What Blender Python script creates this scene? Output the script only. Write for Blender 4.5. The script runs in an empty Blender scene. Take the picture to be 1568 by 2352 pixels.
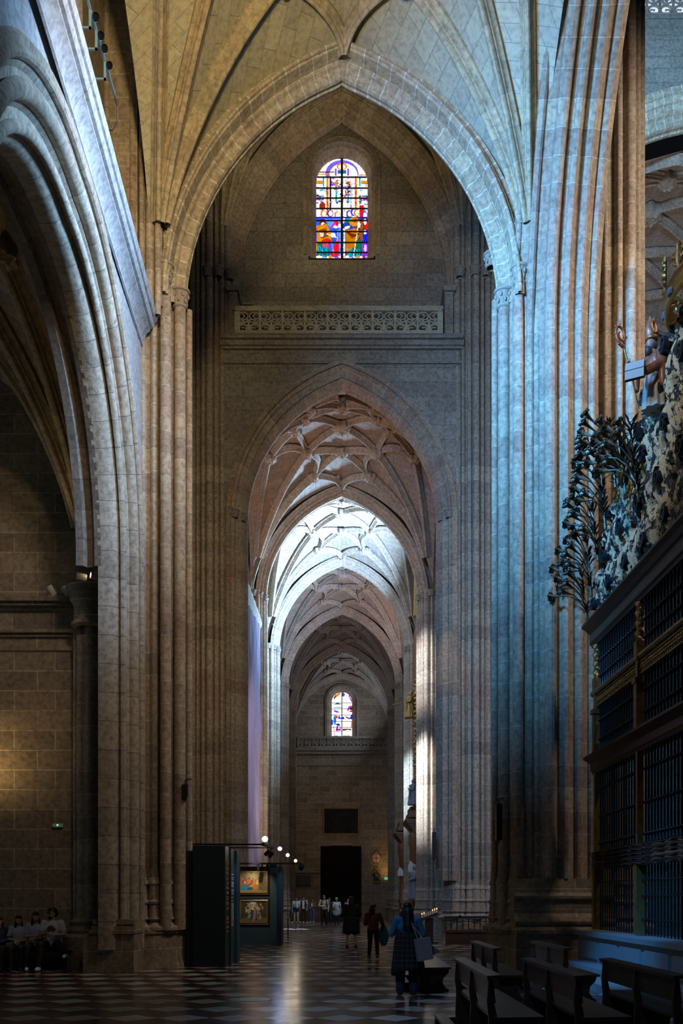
import bpy, bmesh, math, random
import numpy as np
from mathutils import Vector, Matrix
random.seed(7)
SC = bpy.context.scene
COL = SC.collection
PI = math.pi
# ------------------------------------------------------------------ camera, world, lights, exposure
cam_d = bpy.data.cameras.new('camera'); cam = bpy.data.objects.new('camera', cam_d); COL.objects.link(cam)
cam.location = (0, 0, 1.65); cam.rotation_euler = (PI/2, 0, 0)
cam_d.sensor_fit = 'VERTICAL'; cam_d.sensor_height = 36; cam_d.lens = 2240*36/2352
cam_d.shift_y = (2063-1176)/2352; cam_d.shift_x = -0.0004; cam_d.clip_end = 300
SC.camera = cam
SC.view_settings.view_transform = 'Standard'; SC.view_settings.look = 'None'
SC.view_settings.exposure = 0.0; SC.view_settings.gamma = 1.0
w = bpy.data.worlds.new('world'); SC.world = w; w.use_nodes = True
w.node_tree.nodes['Background'].inputs[0].default_value = (0.55, 0.62, 0.8, 1)
w.node_tree.nodes['Background'].inputs[1].default_value = 0.006

def area(name, loc, target, size, power, color, shape='DISK', size_y=None, spread=None):
    l = bpy.data.lights.new(name, 'AREA'); l.shape = shape; l.size = size
    if size_y: l.size_y = size_y
    l.energy = power; l.color = color
    if spread: l.spread = math.radians(spread)
    o = bpy.data.objects.new(name, l); COL.objects.link(o); o.location = loc
    o.rotation_euler = (Vector(target)-Vector(loc)).to_track_quat('-Z', 'Y').to_euler()
    return o
def spot(name, loc, target, power, color, cone=40, blend=0.6, size=0.05):
    l = bpy.data.lights.new(name, 'SPOT'); l.energy = power; l.color = color
    l.spot_size = math.radians(cone); l.spot_blend = blend; l.shadow_soft_size = size
    o = bpy.data.objects.new(name, l); COL.objects.link(o); o.location = loc
    o.rotation_euler = (Vector(target)-Vector(loc)).to_track_quat('-Z', 'Y').to_euler()
    return o
# daylight of the near bay: windows behind and above the camera
area('daylight_south_clerestory', (-3.3, 13.0, 15.5), (5.0, 23, 15.0), 2.0, 1750, (0.07, 0.33, 0.78), spread=80)
area('daylight_presbytery_windows', (8.5, 14.0, 16.5), (-4.8, 18, 13.0), 2.0, 750, (0.24, 0.46, 0.8), spread=44)
area('daylight_nave_lantern', (13, 16, 24), (6.5, 24.5, 14), 2.5, 420, (1.0, 0.85, 0.72), spread=75)
area('vault_floodlight', (-1.5, 11.5, 15.0), (-1.4, 22, 21.0), 1.0, 430, (1.0, 0.76, 0.38), spread=120)
area('near_bay_fill', (1.0, 11, 17), (-4.6, 23.5, 12), 3.0, 130, (1.0, 0.80, 0.62), spread=70)
# transept
area('daylight_transept', (0.5, 25.5, 25), (0, 37, 27), 2.0, 40, (0.95, 0.85, 0.75))
area('daylight_nave_vault', (12.0, 41, 22.0), (11.5, 44, 31), 3.0, 260, (0.85, 0.85, 0.9))
area('daylight_crossing', (11.0, 29, 27.0), (11.5, 36.9, 33.0), 2.0, 420, (0.3, 0.6, 1.0), spread=90)
area('transept_vault_light', (-1.5, 31, 24.5), (-1.0, 35.5, 31), 1.0, 70, (1.0, 0.78, 0.42), spread=110)
area('daylight_transept_right', (9.5, 30.0, 24), (-3, 36, 16), 4.0, 70, (0.55, 0.7, 1.0))
# aisle bays
area('daylight_aisle_first_bay', (-3.0, 39.0, 14.5), (1.0, 42, 22), 0.8, 190, (1.0, 0.66, 0.5))
area('daylight_aisle_second_bay', (3.2, 50.5, 16.0), (-3.2, 50.6, 18.5), 1.4, 5000, (0.33, 0.6, 1.0), spread=150)
area('daylight_aisle_third_bay', (3.2, 60.0, 15.5), (-1.5, 60, 21), 2.0, 330, (0.85, 0.78, 0.95))
area('daylight_aisle_fourth_bay', (3.2, 70.0, 15.5), (-1.5, 70, 21), 2.0, 30, (0.75, 0.8, 1.0))
area('daylight_aisle_last_bay', (3.4, 80.0, 16.0), (-3.0, 80, 20), 1.6, 200, (0.6, 0.75, 1.0))
# sunbeams through the high windows, then added fills without a source
spot('sunbeam_main', (-2.6, 41.5, 15.5), (3.75, 45.6, 7.2), 45000, (0.75, 0.85, 1.0), 19, 0.8, 0.15)
spot('sunbeam_second', (-2.6, 50.0, 15.0), (3.75, 55.2, 8.0), 26000, (0.5, 0.72, 1.0), 20, 0.9, 0.15)
spot('sunbeam_coloured', (-3.0, 30.0, 22.0), (3.9, 36.2, 10.5), 3500, (1.0, 0.75, 0.45), 7, 0.9, 0.1)
spot('sunbeam_floor_near', (3.0, 50.0, 14.0), (-2.6, 52.0, 0.0), 30000, (0.7, 0.85, 1.0), 7, 0.3, 0.02)
spot('sunbeam_floor_far', (3.0, 64.0, 14.0), (-3.0, 67.0, 0.0), 30000, (0.6, 0.8, 1.0), 6, 0.3, 0.02)
spot('sunbeam_pews', (-3.4, 6.0, 15.0), (1.8, 13.0, 0.8), 2600, (0.3, 0.55, 1.0), 34, 0.9, 0.4)
spot('sunbeam_steps', (-3.0, 10.0, 15.0), (4.9, 18.3, 0.5), 14000, (0.07, 0.4, 1.0), 15, 0.9, 0.4)
spot('sunbeam_main_high', (-2.6, 41.0, 17.5), (3.75, 45.6, 12.5), 14000, (0.75, 0.85, 1.0), 22, 0.9, 0.15)
spot('visitors_fill', (2.6, 54.0, 14.0), (-1.2, 62.0, 0.8), 2600, (0.7, 0.82, 1.0), 34, 0.9, 0.2)  # added fill that brightens the far visitors, stands for no window
spot('crest_fill', (0.5, 11.0, 13.5), (5.6, 18.0, 10.2), 900, (1.0, 0.88, 0.7), 34, 0.9, 0.3)  # added warm white fill so the crest plates read cream
area('end_wall_fill', (0, 77.0, 9.0), (0, 84.4, 6.0), 2.0, 38, (1.0, 0.8, 0.6))  # added warm fill to lift the end wall, no lamp there
spot('cloth_fill', (2.6, 38.5, 10.0), (-3.8, 41.5, 7.5), 1300, (0.85, 0.82, 1.0), 70, 0.9, 0.3)  # added fill to brighten the purple cloth
spot('warm_pier_fill', (1.5, 40.5, 3.2), (-4.0, 45.8, 7.0), 1100, (1.0, 0.82, 0.6), 60, 0.9, 0.3)  # added warm fill on the left aisle pier
# warm glow on the chapel wall and in the far corner
spot('chapel_wall_washer', (-8.5, 22.3, 4.7), (-8.3, 23.3, 5.0), 45, (1.0, 0.68, 0.28), 150, 1.0, 0.15)
spot('far_corner_lamp', (3.6, 82.6, 3.6), (4.3, 84.4, 4.8), 90, (1.0, 0.6, 0.18), 110, 1.0, 0.1)

# ------------------------------------------------------------------ object helpers
def tag(o, label=None, cat=None, group=None, kind=None):
    if label: o['label'] = label
    if cat: o['category'] = cat
    if group: o['group'] = group
    if kind: o['kind'] = kind
    return o
def empty(name, loc=(0,0,0), rz=0, label=None, cat=None, group=None):
    o = bpy.data.objects.new(name, None); COL.objects.link(o); o.location = loc; o.rotation_euler = (0,0,rz)
    o.empty_display_size = 0.2
    return tag(o, label, cat, group)
def link(name, me, mat, parent=None, smooth=False):
    if mat is not None:
        for m in (mat if isinstance(mat, (list, tuple)) else [mat]): me.materials.append(m)
    if smooth:
        me.polygons.foreach_set('use_smooth', [True]*len(me.polygons))
    o = bpy.data.objects.new(name, me); COL.objects.link(o)
    if parent is not None: o.parent = parent
    return o
class MB:
    """collects quads/boxes/sweeps with per-loop uvs in metres"""
    def __init__(s): s.v=[]; s.f=[]; s.uv=[]; s.mi=[]; s.cur=0
    def face(s, pts, uvs=None):
        b=len(s.v); s.v.extend([tuple(p) for p in pts]); s.f.append(list(range(b,b+len(pts))))
        if uvs is None:
            p0,p1,p2=[Vector(p) for p in pts[:3]]; n=(p1-p0).cross(p2-p0)
            ax=max(range(3), key=lambda i:abs(n[i]))
            a,c=[(1,2),(0,2),(0,1)][ax]; uvs=[(p[a],p[c]) for p in pts]
        s.uv.append(list(uvs)); s.mi.append(s.cur)
    def box(s, x0,x1,y0,y1,z0,z1):
        P=[(x0,y0,z0),(x1,y0,z0),(x1,y1,z0),(x0,y1,z0),(x0,y0,z1),(x1,y0,z1),(x1,y1,z1),(x0,y1,z1)]
        b=len(s.v); s.v.extend(P)
        for q in ((0,3,2,1),(4,5,6,7),(0,1,5,4),(1,2,6,5),(2,3,7,6),(3,0,4,7)):
            s.f.append([b+i for i in q]); pp=[P[i] for i in q]
            n=(Vector(pp[1])-Vector(pp[0])).cross(Vector(pp[2])-Vector(pp[0]))
            ax=max(range(3), key=lambda i:abs(n[i])); a,c=[(1,2),(0,2),(0,1)][ax]
            s.uv.append([(p[a],p[c]) for p in pp]); s.mi.append(s.cur)
        return s
    def obox(s, c, hx, hy, hz, M):
        """oriented box: centre c, half sizes, 3x3 matrix"""
        P=[Vector(c)+M@Vector((sx*hx,sy*hy,sz*hz)) for sz in (-1,1) for sx,sy in ((-1,-1),(1,-1),(1,1),(-1,1))]
        b=len(s.v); s.v.extend([tuple(p) for p in P])
        for q in ((0,3,2,1),(4,5,6,7),(0,1,5,4),(1,2,6,5),(2,3,7,6),(3,0,4,7)):
            s.f.append([b+i for i in q]); s.uv.append([(0,0),(2*hx,0),(2*hx,2*hz),(0,2*hz)]); s.mi.append(s.cur)
        return s
    def grid(s, P, U, closed=False):
        """P[i][j] points, U[i][j] uv"""
        n=len(P); m=len(P[0]); b=len(s.v)
        for r in P: s.v.extend([tuple(p) for p in r])
        for i in range(n-1):
            for j in range(m-1):
                s.f.append([b+i*m+j,b+i*m+j+1,b+(i+1)*m+j+1,b+(i+1)*m+j])
                s.uv.append([U[i][j],U[i][j+1],U[i+1][j+1],U[i+1][j]]); s.mi.append(s.cur)
        return s
    def tube(s, pts, r, n=8, cap=True):
        """round tube along points; r number or list"""
        pts=[Vector(p) for p in pts]; R=r if isinstance(r,(list,tuple)) else [r]*len(pts)
        rows=[]; us=[]; L=0; prev=None
        for i,p in enumerate(pts):
            t=(pts[min(i+1,len(pts)-1)]-pts[max(i-1,0)]).normalized()
            if prev is None:
                a=Vector((0,0,1)) if abs(t.z)<0.9 else Vector((1,0,0)); prev=(a-t*a.dot(t)).normalized()
            else:
                q=prev-t*prev.dot(t); prev=q.normalized() if q.length>1e-6 else prev
            bb=t.cross(prev)
            if i: L+=(p-pts[i-1]).length
            rows.append([p+(prev*math.cos(2*PI*k/n)+bb*math.sin(2*PI*k/n))*R[i] for k in range(n+1)])
            us.append([(2*PI*R[i]*k/n,L) for k in range(n+1)])
        s.grid(rows,us)
        if cap:
            s.face(rows[0][:n][::-1]); s.face(rows[-1][:n])
        return s
    def lathe(s, prof, c=(0,0,0), n=20, axis='Z', M=None):
        rows=[];us=[]
        L=0
        for i,(r,z) in enumerate(prof):
            if i: L+=math.hypot(r-prof[i-1][0], z-prof[i-1][1])
            row=[]
            for k in range(n+1):
                a=2*PI*k/n; v=Vector((r*math.cos(a), r*math.sin(a), z))
                if axis=='Y': v=Vector((v.x,v.z,v.y))
                if axis=='X': v=Vector((v.z,v.x,v.y))
                if M is not None: v=M@v
                row.append(v+Vector(c))
            rows.append(row); us.append([(k/n*2*PI*max(r,0.1),L) for k in range(n+1)])
        return s.grid(rows,us)
    def ball(s, c, rx, ry=None, rz=None, n=10, M=None):
        ry=ry or rx; rz=rz or rx
        rows=[];us=[]
        for i in range(n+1):
            th=PI*i/n; row=[]
            for k in range(2*n+1):
                a=PI*k/n; v=Vector((rx*math.sin(th)*math.cos(a), ry*math.sin(th)*math.sin(a), -rz*math.cos(th)))
                if M is not None: v=M@v
                row.append(Vector(c)+v)
            rows.append(row); us.append([(k/n,i/n) for k in range(2*n+1)])
        return s.grid(rows,us)
    def prism(s, poly, f0, f1):
        """poly list of 2D; f0,f1 map (a,b)->3D for back and front"""
        A=[f0(*p) for p in poly]; B=[f1(*p) for p in poly]; n=len(poly)
        s.face(A[::-1], [p for p in poly][::-1]); s.face(B, list(poly))
        for i in range(n):
            j=(i+1)%n; s.face([A[i],A[j],B[j],B[i]])
        return s
    def build(s, name, mat, parent=None, smooth=False, angle=None, merge=False):
        me=bpy.data.meshes.new(name); me.from_pydata([tuple(v) for v in s.v],[],s.f)
        ul=me.uv_layers.new(name='UVMap'); flat=[]
        for u in s.uv:
            for q in u: flat.extend((q[0],q[1]))
        ul.data.foreach_set('uv', flat)
        if any(s.mi): me.polygons.foreach_set('material_index', s.mi)
        if merge or angle:
            bm=bmesh.new(); bm.from_mesh(me); bmesh.ops.remove_doubles(bm, verts=bm.verts, dist=1e-5)
            bmesh.ops.recalc_face_normals(bm, faces=bm.faces); bm.to_mesh(me); bm.free()
        o=link(name, me, mat, parent, smooth or bool(angle))
        if angle:
            try: me.set_sharp_from_angle(angle=math.radians(angle))
            except Exception: pass
        return o

# ------------------------------------------------------------------ materials
def newmat(name):
    m=bpy.data.materials.new(name); m.use_nodes=True; nt=m.node_tree
    return m, nt, nt.nodes['Principled BSDF']
def simple(name, col, rough=0.6, metal=0.0, emit=None, es=1.0, noise=0.0, nscale=8, spec=0.5):
    m,nt,b=newmat(name)
    b.inputs['Base Color'].default_value=(*col,1); b.inputs['Roughness'].default_value=rough
    b.inputs['Metallic'].default_value=metal; b.inputs['Specular IOR Level'].default_value=spec
    if emit:
        b.inputs['Emission Color'].default_value=(*emit,1); b.inputs['Emission Strength'].default_value=es
    if noise:
        tc=nt.nodes.new('ShaderNodeTexCoord'); nz=nt.nodes.new('ShaderNodeTexNoise'); nz.inputs['Scale'].default_value=nscale
        nz.inputs['Detail'].default_value=5
        nt.links.new(tc.outputs['Object'], nz.inputs['Vector'])
        mx=nt.nodes.new('ShaderNodeMix'); mx.data_type='RGBA'
        mx.inputs[6].default_value=(*[c*(1-noise) for c in col],1); mx.inputs[7].default_value=(*[min(1,c*(1+noise)) for c in col],1)
        nt.links.new(nz.outputs['Fac'], mx.inputs[0]); nt.links.new(mx.outputs[2], b.inputs['Base Color'])
        bp=nt.nodes.new('ShaderNodeBump'); bp.inputs['Strength'].default_value=0.3; bp.inputs['Distance'].default_value=0.02
        nt.links.new(nz.outputs['Fac'], bp.inputs['Height']); nt.links.new(bp.outputs[0], b.inputs['Normal'])
    return m
def stone(name, c1, c2, bw=0.9, bh=0.45, mortar=(0.6,0.56,0.5), msize=0.012, patch=(0.32,0.2,0.15), patchf=0.35, bump=0.5, rot=0, rough=0.85, grime=0.5):
    m,nt,b=newmat(name); N=nt.nodes.new; L=nt.links.new
    tc=N('ShaderNodeTexCoord'); mp=N('ShaderNodeMapping'); mp.inputs['Rotation'].default_value=(0,0,math.radians(rot))
    L(tc.outputs['UV'], mp.inputs['Vector'])
    wn=N('ShaderNodeTexNoise'); wn.inputs['Scale'].default_value=1.7; L(tc.outputs['Object'], wn.inputs['Vector'])
    wm=N('ShaderNodeMix'); wm.data_type='VECTOR'; wm.factor_mode='UNIFORM'; wm.inputs[0].default_value=0.025
    L(mp.outputs[0], wm.inputs[4]); L(wn.outputs['Color'], wm.inputs[5])
    br=N('ShaderNodeTexBrick'); br.inputs['Scale'].default_value=1; br.inputs['Brick Width'].default_value=bw
    br.inputs['Row Height'].default_value=bh; br.inputs['Mortar Size'].default_value=msize; br.inputs['Mortar Smooth'].default_value=0.3
    br.inputs['Color1'].default_value=(*c1,1); br.inputs['Color2'].default_value=(*c2,1); br.inputs['Mortar'].default_value=(*mortar,1)
    br.inputs['Bias'].default_value=0.0; br.offset=0.43
    L(wm.outputs[1], br.inputs['Vector'])
    # reddish patches that follow courses
    n1=N('ShaderNodeTexNoise'); n1.inputs['Scale'].default_value=0.55; n1.inputs['Detail'].default_value=3; L(tc.outputs['Object'], n1.inputs['Vector'])
    r1=N('ShaderNodeValToRGB'); r1.color_ramp.elements[0].position=0.52; r1.color_ramp.elements[1].position=0.66; L(n1.outputs['Fac'], r1.inputs[0])
    mf=N('ShaderNodeMath'); mf.operation='MULTIPLY'; mf.inputs[1].default_value=patchf; L(r1.outputs[0], mf.inputs[0])
    mx=N('ShaderNodeMix'); mx.data_type='RGBA'; L(mf.outputs[0], mx.inputs[0]); L(br.outputs['Color'], mx.inputs[6]); mx.inputs[7].default_value=(*patch,1)
    # grain / grime
    n2=N('ShaderNodeTexNoise'); n2.inputs['Scale'].default_value=9; n2.inputs['Detail'].default_value=8; n2.inputs['Roughness'].default_value=0.65; L(tc.outputs['Object'], n2.inputs['Vector'])
    r2=N('ShaderNodeValToRGB'); r2.color_ramp.elements[0].position=0.30; r2.color_ramp.elements[0].color=(1-grime,)*3+(1,); r2.color_ramp.elements[1].position=0.58; r2.color_ramp.elements[1].color=(1.08,)*3+(1,)
    L(n2.outputs['Fac'], r2.inputs[0])
    mm=N('ShaderNodeMix'); mm.data_type='RGBA'; mm.blend_type='MULTIPLY'; mm.inputs[0].default_value=1
    L(mx.outputs[2], mm.inputs[6]); L(r2.outputs[0], mm.inputs[7]); L(mm.outputs[2], b.inputs['Base Color'])
    b.inputs['Roughness'].default_value=rough; b.inputs['Specular IOR Level'].default_value=0.25
    ad=N('ShaderNodeMath'); ad.operation='MULTIPLY_ADD'; L(br.outputs['Fac'], ad.inputs[0]); ad.inputs[1].default_value=0.35; L(n2.outputs['Fac'], ad.inputs[2])
    bp=N('ShaderNodeBump'); bp.inputs['Strength'].default_value=bump; bp.inputs['Distance'].default_value=0.03
    L(ad.outputs[0], bp.inputs['Height']); L(bp.outputs[0], b.inputs['Normal'])
    return m
M={}
M['pier']=stone('pier_stone',(0.43,0.35,0.25),(0.29,0.23,0.175),50,0.52,(0.54,0.51,0.46),0.008,(0.34,0.19,0.14),0.45)
M['wall']=stone('wall_stone',(0.37,0.29,0.2),(0.23,0.18,0.13),0.95,0.46,(0.5,0.43,0.32),0.013,(0.28,0.18,0.12),0.35)
M['wallup']=stone('upper_wall_stone',(0.33,0.29,0.23),(0.25,0.22,0.18),1.05,0.52,(0.17,0.15,0.13),0.010,(0.24,0.17,0.14),0.3)
M['arch']=stone('arch_stone',(0.46,0.38,0.26),(0.36,0.29,0.2),50,0.36,(0.66,0.63,0.58),0.014,(0.36,0.22,0.15),0.35)
M['rib']=stone('rib_stone',(0.48,0.39,0.25),(0.36,0.3,0.2),50,0.62,(0.3,0.28,0.25),0.008,(0.38,0.24,0.14),0.3)
M['web']=stone('web_stone',(0.46,0.42,0.30),(0.37,0.34,0.26),0.75,0.42,(0.25,0.24,0.2),0.010,(0.46,0.36,0.2),0.3,rot=28,grime=0.3)
M['web2']=stone('web_brown_stone',(0.40,0.31,0.24),(0.31,0.24,0.19),0.75,0.30,(0.22,0.17,0.14),0.010,(0.42,0.24,0.12),0.4,grime=0.35)
M['rib2']=stone('rib_brown_stone',(0.46,0.36,0.28),(0.38,0.3,0.23),50,0.6,(0.3,0.24,0.2),0.008,(0.42,0.26,0.17),0.3)
M['plaster']=stone('plaster_stone',(0.42,0.4,0.38),(0.38,0.37,0.36),2.4,1.1,(0.22,0.2,0.2),0.008,(0.32,0.28,0.26),0.4)
M['jamb']=stone('left_arch_stone',(0.43,0.36,0.27),(0.33,0.27,0.2),50,0.62,(0.15,0.13,0.12),0.009,(0.34,0.22,0.16),0.35)
M['soffit']=stone('shaded_soffit_stone',(0.2,0.15,0.11),(0.14,0.11,0.08),50,0.6,(0.09,0.08,0.07),0.009,(0.2,0.12,0.08),0.35)  # darker stone tone, the shade inside the arch put into the colour
M['carve']=simple('carved_stone',(0.30,0.25,0.19),0.9,noise=0.35,nscale=14)
M['black']=simple('black_metal',(0.012,0.012,0.014),0.4)
M['iron']=simple('wrought_iron',(0.035,0.05,0.065),0.38,0.8)
M['gold']=simple('aged_gold',(0.42,0.26,0.09),0.42,0.8,noise=0.5,nscale=10)
M['darkwood']=simple('dark_bench_wood',(0.045,0.022,0.014),0.33,noise=0.4,nscale=6)
M['wood']=simple('altar_wood',(0.24,0.09,0.03),0.4,noise=0.4,nscale=5)
M['white']=simple('white_plastic',(0.75,0.75,0.72),0.5)
# ------------------------------------------------------------------ gothic geometry
def parc(u, s=1.0, rise=1.35):
    """height of a pointed arch of half span s and rise at |u|<=s"""
    u=min(abs(u), s); R=(s*s+rise*rise)/(2*s); q=R*R-(u+R-s)**2
    return math.sqrt(max(q,0.0))
def arch_pts(s, rise, n=18, leg=0.0):
    """(a,z,ta,tz) along a pointed arch from left foot to right foot, legs below the springing"""
    R=(s*s+rise*rise)/(2*s); c=R-s; phi=math.acos(c/R) if abs(c)<R else PI/2
    L=[(c-R*math.cos(phi*i/n), R*math.sin(phi*i/n)) for i in range(n+1)]
    pts=L+[(-a,z) for a,z in L[-2::-1]]
    if leg>0:
        k=max(1,int(leg/1.0))
        pts=[(-s,-leg*(k-i)/k) for i in range(k)]+pts+[(s,-leg*(i+1)/k) for i in range(k)]
    return pts
def sweep(mb, path, prof, side=None, down=None):
    """profile (b along side, n along 'out' = opposite of the vault centre) swept on a 3D path. side: fixed Vector or None (horizontal)"""
    P=[Vector(p) for p in path]; rows=[]; us=[]; L=0
    pl=[0]
    for i in range(1,len(prof)): pl.append(pl[-1]+math.hypot(prof[i][0]-prof[i-1][0],prof[i][1]-prof[i-1][1]))
    for i,p in enumerate(P):
        t=(P[min(i+1,len(P)-1)]-P[max(i-1,0)]).normalized()
        if side is not None: sd=Vector(side)
        else:
            sd=t.cross(Vector((0,0,1)))
            if sd.length<1e-4: sd=Vector((1,0,0))
            sd.normalize()
        n=sd.cross(t).normalized()
        if down is not None and n.dot(Vector(down))<0: n=-n
        if i: L+=(p-P[i-1]).length
        rows.append([p+sd*b+n*h for b,h in prof]); us.append([(pl[k],L) for k in range(len(prof))])
    mb.grid(rows,us); return mb
def rib_prof(w,h):
    half=[(w,0),(w,.22*h),(.78*w,.30*h),(.60*w,.42*h),(.55*w,.60*h),(.42*w,.66*h),(.38*w,.80*h),(.30*w,.93*h),(.12*w,h)]
    return half+[(-a,b) for a,b in half[::-1]]
def roll(cx,cy,r,a0,a1,n=5):
    return [(cx+r*math.cos(math.radians(a0+(a1-a0)*i/n)), cy+r*math.sin(math.radians(a0+(a1-a0)*i/n))) for i in range(n+1)]
def arch_prof(w, h):
    """archivolt: b in [-w,w], depth h below (towards the opening), several rolls"""
    half=[(w,-0.25*h),(w,0.02*h)]+roll(.90*w,.10*h,.085*w,-60,60,4)+[(.86*w,.28*h),(.74*w,.30*h),(.68*w,.42*h)]+roll(.60*w,.52*h,.075*w,-40,100,4)+[(.50*w,.60*h),(.44*w,.62*h),(.40*w,.80*h)]+roll(.30*w,.88*h,.10*w,-30,90,4)+[(.16*w,.98*h),(.10*w,.92*h)]
    return half+[(-a,b) for a,b in half[::-1]]

class Vault:
    def __init__(s,x0,x1,y0,y1,spring,rise,dome=0.9,risey=None,inset=0.45):
        s.x0,s.x1,s.y0,s.y1=x0,x1,y0,y1; s.sp=spring; s.rise=rise; s.risey=risey or rise; s.dome=dome
        s.xc=(x0+x1)/2; s.yc=(y0+y1)/2; s.hx=(x1-x0)/2; s.hy=(y1-y0)/2
    def z(s,u,v):
        g=lambda q: math.sqrt(max(0,1-abs(q)**2.6))
        fx=s.rise*(parc(u,1,1.33)/1.33*v*v+g(u)*(1-v*v)); fy=s.risey*(parc(v,1,1.33)/1.33*u*u+g(v)*(1-u*u))
        return s.sp+max(fx,fy)+s.dome*(1-u*u)*(1-v*v)
    def p(s,u,v): return Vector((s.xc+u*s.hx, s.yc+v*s.hy, s.z(u,v)))
    def web(s,mat,n=44,name='ceiling'):
        mb=MB()
        t=[math.sin(PI/2*(-1+2*i/n)) for i in range(n+1)]
        # triangular fields : f dominant (|v|>|u|) and g dominant
        def arcl(a,h): # approx arc length from the crown
            R=(h*h+ (1.33*h)**2)/(2*h); return a*h*1.25+ (a**6)*h*0.9
        rows=[[s.p(u,v) for v in t] for u in t]
        b=len(mb.v)
        m=n+1
        for r in rows: mb.v.extend([tuple(q) for q in r])
        for i in range(n):
            for j in range(n):
                q=[b+i*m+j,b+i*m+j+1,b+(i+1)*m+j+1,b+(i+1)*m+j]
                uc=(t[i]+t[i+1])/2; vc=(t[j]+t[j+1])/2
                uv=[]
                for (a,c) in ((i,j),(i,j+1),(i+1,j+1),(i+1,j)):
                    if abs(uc)<abs(vc): uv.append((s.hy*t[c], (1 if uc>0 else -1)*arcl(abs(t[a]),s.hx)))
                    else: uv.append((s.hx*t[a], (1 if vc>0 else -1)*arcl(abs(t[c]),s.hy)))
                mb.f.append(q); mb.uv.append(uv); mb.mi.append(0)
        o=mb.build(name,mat); tag(o,kind='structure'); return o
    def line(s,a,b,n=14,bow=0.0,drop=0.03,ease=False):
        a=Vector(a); b=Vector(b); d=(b-a); nn=Vector((-d.y,d.x)); out=[]
        for i in range(n+1):
            t=i/n
            if ease: t=1-(1-t)**1.0
            q=a+d*t+nn*bow*math.sin(PI*t); p=s.p(q.x,q.y); p.z-=drop; out.append(p)
        return out
    def ribs(s,mat,parent,w=0.17,h=0.34,c=0.93,bosses=True,light=False,bmat=None,near=True):
        c1=c
        D=.36; A=.47; t1=.30; t2=.74
        prof=rib_prof(w,h); prof2=rib_prof(w*.85,h*.85)
        def add(path,pr,nm='vault_rib'):
            mb=MB(); sweep(mb,path,pr,down=(0,0,-1)); return mb.build(nm,mat,parent,angle=35)
        bo=[]
        for sx in (-1,1):
            for sy in (-1,1):
                if not near and sy<0: continue
                def cornerpath(e):
                    a=Vector((sx*c1,sy*c1)); e=Vector((sx*e[0],sy*e[1])); d=e-a
                    return [s.p(*(a+d*(i/22)**1.9)) - Vector((0,0,.03)) for i in range(23)]
                for e in ((D,D),(t1,t2),(t2,t1)): add(cornerpath(e),prof)
                if not light:
                    add(s.line((sx*D,sy*D),(0,0)),prof2)
                    add(s.line((sx*D,sy*D),(0,sy*A)),prof2); add(s.line((sx*D,sy*D),(sx*A,0)),prof2)
                    add(s.line((0,sy*A),(sx*t1,sy*t2)),prof2); add(s.line((sx*A,0),(sx*t2,sy*t1)),prof2)
                    k=-0.2 if sx*sy>0 else 0.2
                    add(s.line((sx*D,sy*D),(sx*t1,sy*t2),bow=-k),prof2); add(s.line((sx*D,sy*D),(sx*t2,sy*t1),bow=k),prof2)
                    # ogee curves to the arch apex
                    def ogee(x,y,ex,ey):
                        out=[]
                        for i in range(15):
                            t=i/14; tt=t*t*(3-2*t)*0.35+0.65*t
                            if ex==0: q=(x*(1-t)**2.0 if t<1 else 0, y+(ey-y)*(1-(1-t)**1.25))
                            else: q=(x+(ex-x)*(1-(1-t)**1.25), y*(1-t)**2.0)
                            p=s.p(*q); p.z-=.03+0.35*t**4; out.append(p)
                        return out
                    add(ogee(sx*t1,sy*t2,0,sy*.985),prof2); add(ogee(sx*t2,sy*t1,sx*.985,0),prof2)
                else:
                    add(s.line((sx*D,sy*D),(0,0)),prof2)
                bo+=[(sx*D,sy*D),(sx*t1,sy*t2),(sx*t2,sy*t1)]
        bo+=[(0,0),(0,A),(0,-A),(A,0),(-A,0)]
        if bosses:
            for (u,v) in bo:
                if not near and v<0: continue
                p=s.p(u,v); boss(p-Vector((0,0,h*.75)), w*1.9 if (u or v) else w*2.5, bmat or mat, parent)
BOSS={}
def boss(p,r,mat,parent):
    key=mat.name
    if key not in BOSS:
        mb=MB(); n=28; rows=[];us=[]
        for i in range(9):
            th=PI*.5*i/8; row=[]
            for k in range(n+1):
                a=2*PI*k/n; rr=math.sin(th)*(1+.14*math.cos(7*a)*math.sin(th)); 
                row.append((rr*math.cos(a), rr*math.sin(a), -(math.cos(th))*.55*(1+.35*math.cos(5*th*2)*abs(math.cos(3.5*a)))))
            rows.append(row); us.append([(k/9,i/9) for k in range(n+1)])
        rows.append([(x,y,.45) for x,y,z in rows[-1]]); us.append(us[-1])
        mb.grid(rows,us); o=mb.build('boss',mat,parent,angle=40); BOSS[key]=o
        o.location=p; o.scale=(r,r,r); return o
    o=BOSS[key].copy(); COL.objects.link(o); o.parent=parent; o.location=p; o.scale=(r,r,r); o.rotation_euler=(0,0,random.uniform(0,1)); return o

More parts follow.
